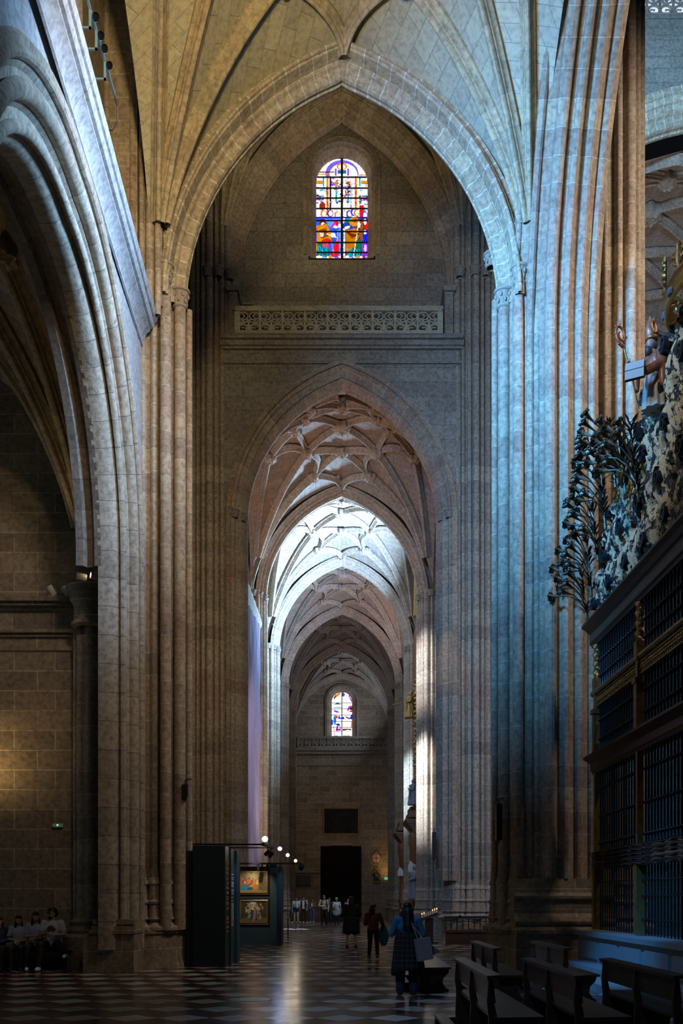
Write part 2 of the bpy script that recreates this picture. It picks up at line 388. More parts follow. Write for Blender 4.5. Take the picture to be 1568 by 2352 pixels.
# ---- clustered piers : star-shaped section
def shafts_for(seed, n=24, R=1.0):
    rnd=random.Random(seed); out=[]
    for i in range(n):
        a=2*PI*i/n+ (0.5 if n%2 else 0)*PI/n
        k=i%3
        r={0:.135,1:.06,2:.085}[k]; rad=R-r*{0:.75,1:1.6,2:1.15}[k]
        out.append([a,rad,r, rnd.choice([0.95,1.15,1.3,1.5])])
    return out
def section(shafts, R0, N, grow=0.0, z=0, flat=0):
    res=[]
    for i in range(N):
        th=2*PI*i/N; best=R0+grow*.5
        for (a,c,r,h) in shafts:
            rr=r+grow; d=th-a; d=(d+PI)%(2*PI)-PI
            if abs(d)<1.0:
                sd=c*math.sin(d)
                if abs(sd)<rr:
                    q=c*math.cos(d)+math.sqrt(rr*rr-sd*sd)
                    if q>best: best=q
        res.append(best)
    return res
def pier(name,label,cx,cy,R,z1,seed,rx=1.0,ry=1.0,caps=None,n=24,N=300,mat=None,group=None,zspr=15.8,base=1.0,plinth=1.12,a0=0,cap_z=None,cat='pillar'):
    e=empty(name,(cx,cy,0),0,label,cat,group); mat=mat or M['pier']
    sh=shafts_for(seed,n,R)
    R0=R-0.20
    def ring(mb,levels):
        rows=[];us=[]
        for (z,g,extra) in levels:
            sec=section(sh,R0,N,g)
            row=[];u=[];L=0
            for i in range(N+1):
                th=2*PI*(i%N)/N; r=sec[i%N]+extra
                row.append((r*math.cos(th)*rx, r*math.sin(th)*ry, z)); u.append((i/N*2*PI*R,z))
            rows.append(row); us.append(u)
        mb.grid(rows,us)
    mb=MB(); zs=[2.35]
    while zs[-1]<z1-1.5: zs.append(zs[-1]+1.5)
    ring(mb,[(z,0,0) for z in zs]+[(z1,0,0)])
    mb.build('shafts',mat,e,angle=50)
    # moulded bases
    b=base; mb=MB()
    ring(mb,[(0.86*b,.06,.10),(0.90*b,.10,.13),(0.97*b,.10,.13),(1.02*b,.06,.06),(1.10*b,.03,.02),(1.16*b,.07,.05),(1.24*b,.05,.02),(1.50*b,.045,.0),(1.53*b,.075,.0),(1.58*b,.075,0),(1.62*b,.04,0),(1.95*b,.035,0),(1.98*b,.06,0),(2.03*b,.06,0),(2.08*b,.03,0),(2.3,.012,0),(2.351,0,0)])
    mb.build('base_moulding',mat,e,angle=40)
    # plinth: rough drum
    mb=MB(); rows=[];us=[]; rnd=random.Random(seed+3); K=80
    ph=[rnd.uniform(0,6) for _ in range(4)]
    for (z,r) in ((-.02,R*plinth*1.03+.02),(0.10,R*plinth*1.03),(0.3,R*plinth*1.0),(0.5,R*plinth*1.0),(0.80,R*plinth*1.0),(0.82,R*plinth*1.03),(0.88,R*plinth*1.03),(0.90,R*plinth*.98),(0.90,R*.6)):
        row=[];u=[]
        for k in range(K+1):
            a=2*PI*k/K; oct_=math.cos(((a+PI/8)%(PI/4))-PI/8)
            rr=r*(0.985/(0.55*oct_+0.45)) + .012*math.sin(9*a+ph[0]+z*9)*(z<.6)
            row.append((rr*math.cos(a)*rx, rr*math.sin(a)*ry, z)); u.append((a*R,z))
        rows.append(row); us.append(u)
    mb.grid(rows,us); mb.build('plinth',M['wall'],e,angle=50)
    return e
CAPM={}
def capital(x,y,z,r,h,parent,mat=None,name='capital'):
    mat=mat or M['carve']; key=mat.name
    if key not in CAPM:
        mb=MB(); n=32; prof=[(.80,-.62),(.98,-.56),(1.0,-.5),(.85,-.46),(.84,-.3),(.95,-.1),(1.05,.1),(1.18,.25),(1.22,.3),(1.1,.33),(1.34,.38),(1.38,.46),(1.34,.52),(.8,.54)]
        rows=[];us=[]
        for i,(rr,zz) in enumerate(prof):
            row=[]
            for k in range(n+1):
                a=2*PI*k/n; d=0
                if -.4<zz<.3: d=.16*math.cos(6*a+ (zz>0)*PI)*(1 if int(zz*10)%2 else .6)
                row.append(((rr+d)*math.cos(a),(rr+d)*math.sin(a),zz))
            rows.append(row); us.append([(k/n,zz) for k in range(n+1)])
        mb.grid(rows,us)
        for k in range(6):
            a=2*PI*k/6
            mb.ball((1.12*math.cos(a),1.12*math.sin(a),.12),.2,.2,.16,n=4); a+=PI/6
            mb.ball((1.0*math.cos(a),1.0*math.sin(a),-.2),.17,.17,.15,n=4)
        CAPM[key]=mb.build(name,mat,parent,angle=50); o=CAPM[key]
    else:
        o=CAPM[key].copy(); COL.objects.link(o); o.parent=parent
    o.location=(x,y,z); o.scale=(r,r,h); return o

# wall with an arched opening. mapf(a,z,t)->xyz with t=0 front, 1 back
def archwall(mb, mapf, a0, a1, z0, z1, ac, s, zs, rise, sill=None, n=24, tdepth=1.0):
    pts=arch_pts(s,rise,n); xs=[a0,ac-s]+[ac+p[0] for p in pts[1:-1]]+[ac+s,a1]
    zb=[z0,zs]+[zs+p[1] for p in pts[1:-1]]+[zs,z0]
    sl=z0 if sill is None else sill
    for t in (0,1):
        # side panels
        for (p,q) in ((a0,ac-s),(ac+s,a1)):
            if q-p>1e-4: mb.face([mapf(p,z0,t),mapf(q,z0,t),mapf(q,z1,t),mapf(p,z1,t)],[(p,z0),(q,z0),(q,z1),(p,z1)])
        P=[(ac+p[0],zs+p[1]) for p in pts]
        for i in range(len(P)-1):
            (xa,za),(xb,zbb)=P[i],P[i+1]
            if xb-xa>1e-6: mb.face([mapf(xa,za,t),mapf(xb,zbb,t),mapf(xb,z1,t),mapf(xa,z1,t)],[(xa,za),(xb,zbb),(xb,z1),(xa,z1)])
        if sill is not None: mb.face([mapf(ac-s,z0,t),mapf(ac+s,z0,t),mapf(ac+s,sill,t),mapf(ac-s,sill,t)],[(ac-s,z0),(ac+s,z0),(ac+s,sill),(ac-s,sill)])
    ring=[(ac-s,sl)]+[(ac+p[0],zs+p[1]) for p in pts]+[(ac+s,sl)]
    L=0
    for i in range(len(ring)-1):
        (xa,za),(xb,zbb)=ring[i],ring[i+1]; l=math.hypot(xb-xa,zbb-za)
        mb.face([mapf(xa,za,0),mapf(xa,za,1),mapf(xb,zbb,1),mapf(xb,zbb,0)],[(0,L),(tdepth,L),(tdepth,L+l),(0,L+l)]); L+=l
    if sill is not None: mb.face([mapf(ac-s,sill,0),mapf(ac+s,sill,0),mapf(ac+s,sill,1),mapf(ac-s,sill,1)],[(0,0),(1,0),(1,1),(0,1)])
    return mb
def arch_band(name,mat,xc,s,spring,rise,y,w,h,leg=0,off=0.0,parent=None,n=20,prof=None,smooth=35):
    """archivolt in a plane y=const; soffit at half span s; the profile goes outwards (h)"""
    pts=arch_pts(s+h+off,rise+h+off,n,leg); mb=MB()
    sweep(mb,[(xc+a,y,spring+z) for a,z in pts], prof or arch_prof(w,h), side=(0,1,0), down=None)
    o=mb.build(name,mat,parent,angle=smooth); return o
# ------------------------------------------------------------------ floor
def floor_mat():
    m,nt,b=newmat('marble_floor'); N=nt.nodes.new; L=nt.links.new
    tc=N('ShaderNodeTexCoord'); sp=N('ShaderNodeSeparateXYZ'); L(tc.outputs['Object'],sp.inputs[0])
    def mth(op,a,bb=None,v=None):
        n=N('ShaderNodeMath'); n.operation=op
        if isinstance(a,float): n.inputs[0].default_value=a
        else: L(a,n.inputs[0])
        if bb is not None:
            if isinstance(bb,float): n.inputs[1].default_value=bb
            else: L(bb,n.inputs[1])
        return n.outputs[0]
    W=.726
    x=mth('DIVIDE',sp.outputs[0],W); y=mth('DIVIDE',sp.outputs[1],W)
    a=mth('ADD',x,y); c=mth('SUBTRACT',x,y)
    i=mth('FLOOR',a); j=mth('FLOOR',c); k=mth('SUBTRACT',i,j)
    r=mth('MODULO',mth('ADD',k,300.0),3.0)
    rp=N('ShaderNodeValToRGB'); rp.color_ramp.interpolation='CONSTANT'
    e=rp.color_ramp.elements; e[0].position=0; e[0].color=(0.014,0.022,0.026,1); e[1].position=.3; e[1].color=(0.50,0.46,0.40,1)
    e2=rp.color_ramp.elements.new(.6); e2.color=(0.14,0.045,0.035,1)
    L(mth('DIVIDE',r,3.0),rp.inputs[0])
    # per tile variation
    cb=N('ShaderNodeCombineXYZ'); L(i,cb.inputs[0]); L(j,cb.inputs[1]); wn=N('ShaderNodeTexWhiteNoise'); L(cb.outputs[0],wn.inputs['Vector'])
    nz=N('ShaderNodeTexNoise'); nz.inputs['Scale'].default_value=3; nz.inputs['Detail'].default_value=6; L(tc.outputs['Object'],nz.inputs['Vector'])
    v=mth('ADD',mth('MULTIPLY',wn.outputs['Value'],0.35),mth('ADD',mth('MULTIPLY',nz.outputs['Fac'],0.6),0.45))
    mm=N('ShaderNodeMix'); mm.data_type='RGBA'; mm.blend_type='MULTIPLY'; mm.inputs[0].default_value=1
    cc=N('ShaderNodeCombineColor'); L(v,cc.inputs[0]); L(v,cc.inputs[1]); L(v,cc.inputs[2])
    L(rp.outputs[0],mm.inputs[6]); L(cc.outputs[0],mm.inputs[7]); L(mm.outputs[2],b.inputs['Base Color'])
    fa=mth('FRACT',a); fc=mth('FRACT',c)
    ja=mth('LESS_THAN',mth('MINIMUM',mth('MINIMUM',fa,fc),mth('SUBTRACT',1.0,mth('MAXIMUM',fa,fc))),0.008)
    rr=mth('ADD',mth('MULTIPLY',nz.outputs['Fac'],0.10),mth('MULTIPLY',wn.outputs['Value'],0.05)); L(mth('ADD',rr,0.13),b.inputs['Roughness'])
    n2=N('ShaderNodeTexNoise'); n2.inputs['Scale'].default_value=2.2; n2.inputs['Detail'].default_value=2; L(tc.outputs['Object'],n2.inputs['Vector'])
    h=mth('SUBTRACT',mth('ADD',mth('MULTIPLY',wn.outputs['Value'],0.03),mth('MULTIPLY',n2.outputs['Fac'],0.5)),mth('MULTIPLY',ja,0.10))
    bp=N('ShaderNodeBump'); bp.inputs['Strength'].default_value=0.18; bp.inputs['Distance'].default_value=0.04; L(h,bp.inputs['Height']); L(bp.outputs[0],b.inputs['Normal'])
    return m
mb=MB(); mb.box(-20,22,-2,86,-.3,0); o=mb.build('floor',floor_mat()); tag(o,kind='structure')

# ------------------------------------------------------------------ piers
P1Y=23.95
pier('clustered_pier','near left clustered stone pier with rough plinth, beside the dark exhibition boxes',-4.95,P1Y,1.13,16.3,11)
p_r=pier('clustered_pier','near right clustered stone pier lit blue, behind the empty pews',4.86,P1Y,1.15,16.3,12)
pier('clustered_pier','tall crossing pier just left of the gilded screen top, rising past the vault',6.6,24.75,1.05,36,13,n=18)
pier('clustered_pier','left transept pier behind the exhibition boxes, rising beside the balcony wall',-4.9,36.95,1.0,31,14)
pier('clustered_pier','right transept pier in deep shade behind the candle stand',4.95,36.95,1.05,31,15)
AY=[36.9,46.3,55.8,65.3,74.9]
sidename={46.3:('left aisle pier lit warm beside the hanging purple cloth','right aisle pier glaring white in the sunbeam'),
 55.8:('second left aisle pier seen past the display lamps','right aisle pier with blue sun patches between the two wooden altars'),
 65.3:('third left aisle pier, narrow and half hidden','third right aisle pier beyond the farther wooden altar'),
 74.9:('last left aisle pier before the end wall','last right aisle pier before the end wall')}
for i,y in enumerate(AY[1:]):
    for sx in (-1,1):
        pier('clustered_pier',sidename[y][0 if sx<0 else 1],sx*4.72,y,1.16,16.0,20+2*i+(sx>0),N=220,base=1.0)
# half piers against end wall
for sx in (-1,1):
    pier('clustered_pier',('left' if sx<0 else 'right')+' corner half pier against the end wall',sx*4.75,84.6,.9,16.0,40+sx,N=160,n=18)
mb=MB()
for sx in (-1,1):
    for (x,y,r) in ((3.87,23.3,.14),(4.15,22.98,.13),(3.72,23.75,.08)): mb.tube([(sx*x,y,.9),(sx*x,y,15.95)],r,14,cap=False)
tag(mb.build('trim_9',M['pier'],smooth=True),kind='structure')
# high shafts of the near left wall
mb=MB()
for (x,y,r) in ((-4.48,22.75,.10),(-4.28,22.68,.07),(-4.66,22.7,.06),(-5.45,22.62,.07),(-4.86,22.7,.09)): mb.tube([(x,y,15.2),(x,y,25.5)],r,12,cap=False)
mb.build('trim_1',M['pier'],smooth=True); tag(bpy.data.objects['trim_1'],kind='structure')
mb=MB(); mb.box(-6.4,-4.75,22.65,24.2,14.8,26); mb.box(-4.75,-4.2,22.8,24,15.5,26)
tag(mb.build('wall_clerestory_pier',M['pier']),kind='structure')

# ------------------------------------------------------------------ vault bays
def bay(nm,x0,x1,y0,y1,sp,rise,dome,wm,rm,w=.17,h=.34,c=.94,light=False,near=True,parentlabel=None):
    V=Vault(x0,x1,y0,y1,sp,rise,dome); o=V.web(wm,name=nm); V.ribs(rm,o,w,h,c,light=light,near=near); return V,o
V0,c0=bay('ceiling',-4.5,4.6,9.4,23.1,15.8,6.0,1.3,M['web'],M['rib'],.17,.36,.955,near=False)
VT,ct=bay('ceiling',-4.75,4.75,24.2,36.7,24.6,7.4,1.0,M['web'],M['rib'],.17,.34,.95,near=False)
for i,(a,b) in enumerate(((37.4,45.9),(46.7,55.4),(56.2,64.9),(65.7,74.5),(75.3,84.3))):
    bay('ceiling',-4.3,4.3,a,b,15.8,5.4,.75,M['web2'],M['rib2'],.15,.32,.93)
# ------------------------------------------------------------------ transverse arches
def arch_thing(name,mat,y,s=3.55,rise=4.85,w=.4,h=.45,sp=15.8,leg=0,xc=0):
    o=arch_band(name,mat,xc,s,sp,rise,y,w,h,leg=leg); tag(o,kind='structure'); return o
arch_thing('trim_2',M['arch'],23.4,w=.42,h=.60,s=3.72,rise=5.4)
mb=MB()   # drip mould and wall over the first arch
pts=arch_pts(4.27,5.97,20); sweep(mb,[(a,22.92,15.8+z) for a,z in pts],[(-.1,.0),(-.12,.08)]+roll(-.16,.12,.05,90,270,4)+[(-.1,.2),(.2,.22)],side=(0,1,0))
mb.build('trim_3',M['arch'],angle=40); tag(bpy.data.objects['trim_3'],kind='structure')
mb=MB(); archwall(mb,lambda a,z,t:(a,23.3+t*.45,z),-4.7,4.7,15.8,26,0,4.3,15.8,6.0); tag(mb.build('wall_near_arch',M['wallup']),kind='structure')
for i,y in enumerate(AY[1:]): arch_thing('trim_%d'%(10+i),M['rib2'],y,w=.36,h=.42,rise=4.85)
arch_thing('trim_20',M['rib2'],84.2,s=4.05,rise=4.75,w=.35,h=.4,leg=3)
# capitals of the aisle arches and vault shafts (children of one capital band per pier)
def caps(lbl_pier_y,sx,zc,r=.15,front=True):
    pass
pierobj=[o for o in bpy.data.objects if o.name.startswith('clustered_pier')]
def nearest(x,y): return min(pierobj,key=lambda o:(o.location.x-x)**2+(o.location.y-y)**2)
def addcap(x,y,z,r,h=None):
    p=nearest(x,y); capital(x-p.location.x,y-p.location.y,z,r,h or r*1.3,p)
for y in AY[1:]:
    for sx in (-1,1):
        for (dx,dy) in ((3.66,-.25),(3.85,-.62),(4.15,-.95),(3.66,.3)): addcap(sx*dx,y+dy,15.85,.13,.24)
# ------------------------------------------------------------------ wall between transept and aisle, balcony, window
mb=MB(); f=lambda a,z,t:(a,36.15+t*.8,z)
archwall(mb,f,-4.4,4.4,0.0,22.1,0,4.1,15.8,5.55); tag(mb.build('wall_front_arch',M['wallup']),kind='structure')
profC=[(-.42,-.12),(-.45,.0)]+roll(-.42,.08,.07,180,300,4)+[(-.36,.17),(-.25,.2),(-.18,.3)]+roll(-.1,.37,.06,150,300,4)+[(0.0,.42),(.10,.50),(.28,.54),(.35,.60)]+[(.5,.60)]
mb=MB(); pts=arch_pts(4.15,5.65,22,13.5); sweep(mb,[(a,36.45,15.8+z) for a,z in pts],profC,side=(0,1,0)); o=mb.build('trim_4',M['pier'],angle=35); tag(o,kind='structure')
for (x,y) in ((-3.72,36.5),(-3.98,36.15),(3.72,36.5),(3.98,36.15)): addcap(x,y,15.9,.14,.26)
# ledge and strings
mb=MB(); 
def ledge(mb,x0,x1,prof,y):
    sweep(mb,[(x0,y,0),(x1,y,0)],[(z,-d) for d,z in prof],side=(0,0,1),down=None)
mb.box(-4.5,4.5,35.95,37.6,22.05,22.4)
for z,d in ((22.40,.22),(22.30,.30),(22.12,.18),(22.02,.10),(21.5,.06)): mb.box(-4.45,4.45,36.12-d,36.2,z-.06,z+.035)
tag(mb.build('trim_5',M['wallup']),kind='structure')
# upper wall with lancet
mb=MB(); archwall(mb,lambda a,z,t:(a,37.35+t*1.2,z),-4.75,4.75,22.3,33,0,1.28,29.35,1.28,sill=26.1); tag(mb.build('wall_front_upper',M['wallup']),kind='structure')
arch_band('trim_6',M['pier'],0,3.9,24.4,6.6,36.75,.5,.75,leg=1.6); tag(bpy.data.objects['trim_6'],kind='structure')
mb=MB()
for x in (-4.2,3.8): mb.box(x,x+.32,36.1,37.4,22.3,24.1); mb.box(x-.05,x+.4,36.0,37.4,24.1,24.28)
tag(mb.build('trim_7',M['wallup']),kind='structure')
# transept vault shaft capitals
for (x,y) in ((-4.95,35.98),(-4.55,35.98),(-4.15,36.15),(4.35,36.0),(5.3,35.95),(4.9,35.9)): addcap(x,y,24.75,.15,.3)
for (x,y,z,r) in ((-4.18,22.95,16.35,.17),(-3.87,23.3,15.95,.18),(3.87,23.3,15.95,.18),(4.18,22.95,16.3,.16),(5.78,23.42,17.3,.2)): addcap(x,y,z,r,.38)
addcap(3.75,24.4,17.6,.16,.3)

# window frame mouldings + rasterised glass
def raster(nx,ny): return np.ones((ny,nx,3))*0.5
class Cv:
    def __init__(s,nx,ny,bg=(.8,.8,.8)):
        s.nx,s.ny=nx,ny; s.a=np.ones((ny,nx,3))*np.array(bg); s.X,s.Y=np.meshgrid((np.arange(nx)+.5)/nx,(np.arange(ny)+.5)/ny)
    def rect(s,x0,x1,y0,y1,c): s.a[(s.X>=x0)&(s.X<x1)&(s.Y>=y0)&(s.Y<y1)]=c
    def ell(s,cx,cy,rx,ry,c,ang=0):
        dx=s.X-cx;dy=s.Y-cy; q=math.radians(ang); u=dx*math.cos(q)+dy*math.sin(q); v=-dx*math.sin(q)+dy*math.cos(q)
        s.a[(u/rx)**2+(v/ry)**2<1]=c
    def poly(s,pts,c):
        m=np.zeros_like(s.X,bool); n=len(pts)
        for i in range(n):
            x1,y1=pts[i];x2,y2=pts[(i+1)%n]
            if y1==y2: continue
            cond=((s.Y>=min(y1,y2))&(s.Y<max(y1,y2)))&(s.X<(x2-x1)*(s.Y-y1)/(y2-y1)+x1); m^=cond
        s.a[m]=c
    def line(s,x1,y1,x2,y2,w,c):
        d=np.array([x2-x1,y2-y1]); L=max(np.hypot(*d),1e-6); t=((s.X-x1)*d[0]+(s.Y-y1)*d[1])/L**2; t=np.clip(t,0,1)
        s.a[np.hypot(s.X-x1-t*d[0],s.Y-y1-t*d[1])<w]=c
    def jitter(s,amt,seed=0,cell=1):
        r=np.random.RandomState(seed); g=r.rand(s.ny//cell+1,s.nx//cell+1); g=np.kron(g,np.ones((cell,cell)))[:s.ny,:s.nx]
        s.a*= (1-amt+2*amt*g)[...,None]
def raster_mesh(name,cv,place,mat,parent,mask=None):
    """place(u,v)->xyz with v measured from the bottom"""
    nx,ny=cv.nx,cv.ny; vs=[];idx={}; fs=[]; cols=[]
    def vid(i,j):
        if (i,j) not in idx: idx[(i,j)]=len(vs); vs.append(tuple(place(i/nx,1-j/ny)))
        return idx[(i,j)]
    for j in range(ny):
        for i in range(nx):
            if mask and not mask((i+.5)/nx,1-(j+.5)/ny): continue
            fs.append((vid(i,j+1),vid(i+1,j+1),vid(i+1,j),vid(i,j))); cols.append(cv.a[j,i])
    me=bpy.data.meshes.new(name); me.from_pydata(vs,[],fs)
    if name.startswith('window'):
        cols=[c if min(c)>.75 else np.clip(np.array(c),0,1)**1.6 for c in cols]
    ca=me.color_attributes.new('paint','FLOAT_COLOR','CORNER'); arr=np.ones((len(fs)*4,4)); arr[:,:3]=np.repeat(np.clip(np.array(cols),0,1),4,axis=0)
    ca.data.foreach_set('color',arr.ravel()); return link(name,me,mat,parent)
def paint_mat(name,emit=0.0,rough=0.5):
    m,nt,b=newmat(name); at=nt.nodes.new('ShaderNodeAttribute'); at.attribute_name='paint'
    nt.links.new(at.outputs['Color'],b.inputs['Base Color']); b.inputs['Roughness'].default_value=rough; b.inputs['Specular IOR Level'].default_value=.12
    if emit:
        nt.links.new(at.outputs['Color'],b.inputs['Emission Color']); b.inputs['Emission Strength'].default_value=emit
        b.inputs['Base Color'].default_value=(0.02,)*3+(1,)
        for l in list(nt.links):
            if l.to_socket==b.inputs['Base Color']: nt.links.remove(l)
    return m
GL=paint_mat('stained_glass_backlit',1.1); PM=paint_mat('oil_paint',0,0.55)
W_=(1,1,1); BL=(.03,.05,.9); CY=(.0,.6,.75); TE=(0,.28,.3); RE=(.95,.02,.03); OR=(.85,.42,.02); BR=(.28,.09,.02); PU=(.45,.1,.75); DK=(.02,.005,.1); GR=(.0,.35,.15); SKB=(.3,.5,.95); MG=(.85,.1,.5)
def big_glass():
    c=Cv(96,208,(.95,.95,1)); R=np.random.RandomState(3)
    # v from top: proportions taken over the light 0..1
    c.ell(.5,.14,.32,.13,(.35,.25,.85)); c.ell(.53,.15,.27,.11,W_)
    c.ell(.5,.07,.10,.035,OR); c.ell(.5,.075,.07,.025,W_); c.rect(.42,.58,.105,.14,(.05,.3,.55)); c.rect(.36,.40,.09,.16,PU); c.rect(.6,.64,.09,.16,PU)
    c.rect(0,.35,.12,.13,BR); c.rect(0,.25,.14,.15,OR); c.rect(.8,1,.15,.16,OR)
    for x in (.0,.88): c.rect(x,x+.12,.205,.24,OR)
    c.rect(.13,.16,.17,.26,CY); c.rect(.83,.86,.17,.26,CY)
    for x in (.17,.73):
        c.rect(x,x+.09,.17,.5,W_); c.rect(x+.025,x+.065,.18,.52,OR)
        for k in range(6): c.rect(x+.025,x+.065,.26+.05*k,.29+.05*k,(.7,.25,.02))
    c.rect(.26,.29,.17,.5,DK); c.rect(.66,.7,.3,.5,(.7,.7,.95))
    for x in (.37,.6): c.rect(x,x+.035,.27,.42,CY); c.ell(x+.02,.23,.035,.02,OR)
    for k in range(60):
        x,y=R.uniform(.3,.7),R.uniform(.17,.42); c.ell(x,y,R.uniform(.01,.03),R.uniform(.004,.012),[BR,(.5,.35,.3),OR,DK,PU][R.randint(5)])
    for k in range(40):
        x=R.choice([R.uniform(0,.16),R.uniform(.84,1)]); y=R.uniform(.27,.44); c.ell(x,y,.025,.006,[CY,BR,DK,(.6,.3,.4),W_][R.randint(5)])
    for (a,b) in ((0,.15),(.84,1)): c.rect(a,b,.31,.33,W_); c.rect(a,b,.35,.36,DK); c.rect(a,b,.375,.395,PU)
    c.ell(.12,.45,.06,.04,(.5,.1,.03)); c.rect(.84,.93,.44,.56,RE); c.rect(.93,.96,.46,.58,CY)
    for x,y in ((.14,.525),(.27,.52),(.41,.535),(.64,.525),(.73,.51),(.79,.515),(.94,.535)):
        c.ell(x,y,.06,.035,[BR,(.35,.1,.4),OR,BL][R.randint(4)]); c.ell(x+.01,y,.038,.026,W_)
    c.rect(0,1,.555,.565,BL)
    # lower figures
    c.rect(0,.5,.565,.93,(.1,.25,.85)); c.poly([(.16,.57),(.48,.57),(.5,.66),(.26,.66)],SKB); c.poly([(.27,.655),(.36,.59),(.44,.6),(.43,.655)],MG); c.poly([(.35,.6),(.43,.6),(.42,.64)],RE)
    c.ell(.38,.65,.05,.012,W_); c.ell(.46,.64,.04,.02,(.8,.9,1))
    c.ell(.12,.61,.06,.04,BR); c.ell(.13,.635,.04,.028,(.95,.9,.85)); c.poly([(0,.64),(.2,.62),(.3,.72),(.28,.80),(.03,.80)],OR); c.poly([(.06,.68),(.18,.66),(.24,.74),(.1,.76)],(.4,.15,.02)); c.ell(.33,.73,.05,.022,W_); c.line(.2,.715,.42,.755,.006,(.9,.9,.7)); c.ell(.11,.725,.04,.02,(.9,.85,.8))
    c.ell(.2,.79,.1,.03,(.8,.05,.05)); c.poly([(.0,.83),(.02,.70),(.05,.92),(0,.92)],OR); c.poly([(.03,.8),(.24,.8),(.25,.94),(0,.94)],TE); c.poly([(.1,.79),(.24,.79),(.24,.845),(.13,.845)],(.95,.1,.2))
    for k in range(14): x=R.uniform(.02,.23); c.line(x,R.uniform(.82,.86),x+R.uniform(-.03,.03),R.uniform(.88,.93),.006,CY)
    c.poly([(.27,.94),(.3,.86),(.38,.80),(.41,.72),(.44,.8),(.43,.94)],RE); c.line(.3,.80,.34,.9,.012,SKB); c.line(.46,.68,.47,.93,.02,SKB); c.line(.42,.69,.41,.78,.01,(.3,.7,.9)); c.rect(.5,.56,.68,.93,(.8,.85,1)); c.line(.53,.68,.53,.93,.006,(.4,.4,.7))
    # right figure
    c.rect(.56,1,.565,.93,(.25,.12,.1)); c.poly([(.56,.57),(.68,.565),(.72,.64),(.52,.66)],(.0,.5,.4)); c.poly([(.5,.62),(.62,.6),(.8,.66),(.7,.70),(.52,.66)],(.05,.15,.55)); c.ell(.74,.6,.1,.045,OR); c.ell(.76,.585,.05,.02,(.5,.25,.02)); c.poly([(.57,.68),(.8,.66),(.86,.7),(.76,.84),(.57,.9)],(.7,.33,.02))
    for k in range(9): x=.6+.02*k; c.line(x,.70+.004*k,x+.1,.76-.006*k,.005,BR)
    c.poly([(.57,.92),(.7,.86),(.8,.8),(.9,.74),(.9,.94),(.6,.94)],TE); c.ell(.8,.84,.05,.06,GR)
    for k in range(12): x=R.uniform(.6,.88); c.line(x,.86,x+R.uniform(-.02,.02),.93,.006,CY)
    c.poly([(.84,.58),(.9,.58),(.92,.78),(.85,.76)],(.45,.22,.03)); c.line(.83,.6,.72,.95,.009,(.9,.88,.75)); c.ell(.83,.63,.03,.025,W_); c.poly([(.92,.62),(1,.58),(1,.68),(.94,.66)],RE); c.ell(.95,.6,.03,.03,W_)
    c.poly([(.9,.70),(1,.67),(1,.8),(.92,.8)],BL); c.ell(.95,.7,.03,.02,W_); c.poly([(.9,.8),(1,.8),(1,.92),(.9,.92)],PU); c.rect(.94,.98,.82,.9,(.9,.7,.95)); c.line(.56,.66,.64,.65,.012,W_)
    c.rect(0,1,.93,1,W_)
    for k in range(70): c.ell(R.rand(),R.uniform(.93,1),.03,.006,[(.5,.3,.2),(.7,.55,.5),(.4,.2,.1),W_,W_,MG,PU][R.randint(7)])
    for k in range(9): c.ell(.05+.11*k,.935,.035,.012,[W_,CY,OR,PU,W_][k%5])
    # shard texture
    for k in range(420):
        x,y=R.rand(),R.uniform(.15,.95); i=int(x*96);j=int(y*208); col=c.a[j,i]*R.uniform(.35,1.4); a=R.uniform(0,360); c.ell(x,y,R.uniform(.008,.03),R.uniform(.002,.006),np.clip(col,0,1),a)
    c.jitter(.12,5,2); return c
def small_glass():
    c=Cv(56,116,(1,1,1)); R=np.random.RandomState(9)
    c.line(.12,.12,.4,.02,.03,OR); c.line(.12,.14,.2,.07,.02,BR); c.ell(.56,.05,.08,.05,(.2,.15,.6)); c.line(.85,.08,.98,.2,.02,PU)
    c.poly([(.05,.28),(.3,.235),(.5,.28)],TE); c.rect(.1,.5,.335,.35,CY); c.ell(.97,.36,.09,.05,(.25,0,.2)); c.ell(.93,.32,.06,.02,MG); c.ell(.97,.43,.1,.02,RE); c.line(.85,.34,.8,.4,.03,PU)
    c.line(.12,.42,.32,.45,.02,PU); c.poly([(.08,.58),(.16,.5),(.22,.58),(.2,.72),(.1,.72)],(0,.25,.45)); c.ell(.15,.55,.04,.03,CY); c.poly([(.2,.52),(.3,.55),(.28,.6),(.2,.58)],RE)
    c.poly([(.3,.6),(.36,.52),(.42,.58),(.6,.55),(.62,.61)],BL); c.poly([(.88,.6),(.95,.52),(1,.5),(1,.62)],BL); c.line(.7,.56,.88,.6,.015,BR); c.rect(0,.06,.62,.74,BL); c.line(.14,.62,.16,.72,.02,CY)
    c.poly([(.2,.85),(.25,.76),(.4,.74),(.46,.87),(.2,.88)],(.5,.05,.5)); c.ell(.35,.8,.05,.04,(1,.8,1)); c.ell(.3,.73,.1,.02,(0,.1,.45)); c.line(.08,.78,.12,.88,.015,OR); c.rect(0,.5,.885,.9,(.25,0,.5)); c.line(.55,.84,.9,.84,.012,BR); c.line(.55,.87,.8,.84,.012,(.4,.25,.05)); c.ell(.92,.85,.05,.02,(.3,.2,.3)); c.line(.98,.68,.97,.8,.02,OR)
    c.line(.1,.96,.15,.93,.012,PU); c.rect(.55,.9,.985,1,(.7,.3,.1)); c.rect(.1,.3,.985,1,PU)
    for k in range(60): c.ell(R.rand(),R.rand(),.015,.004,[BR,PU,(.6,.3,.3),CY][R.randint(4)],R.uniform(0,180))
    return c
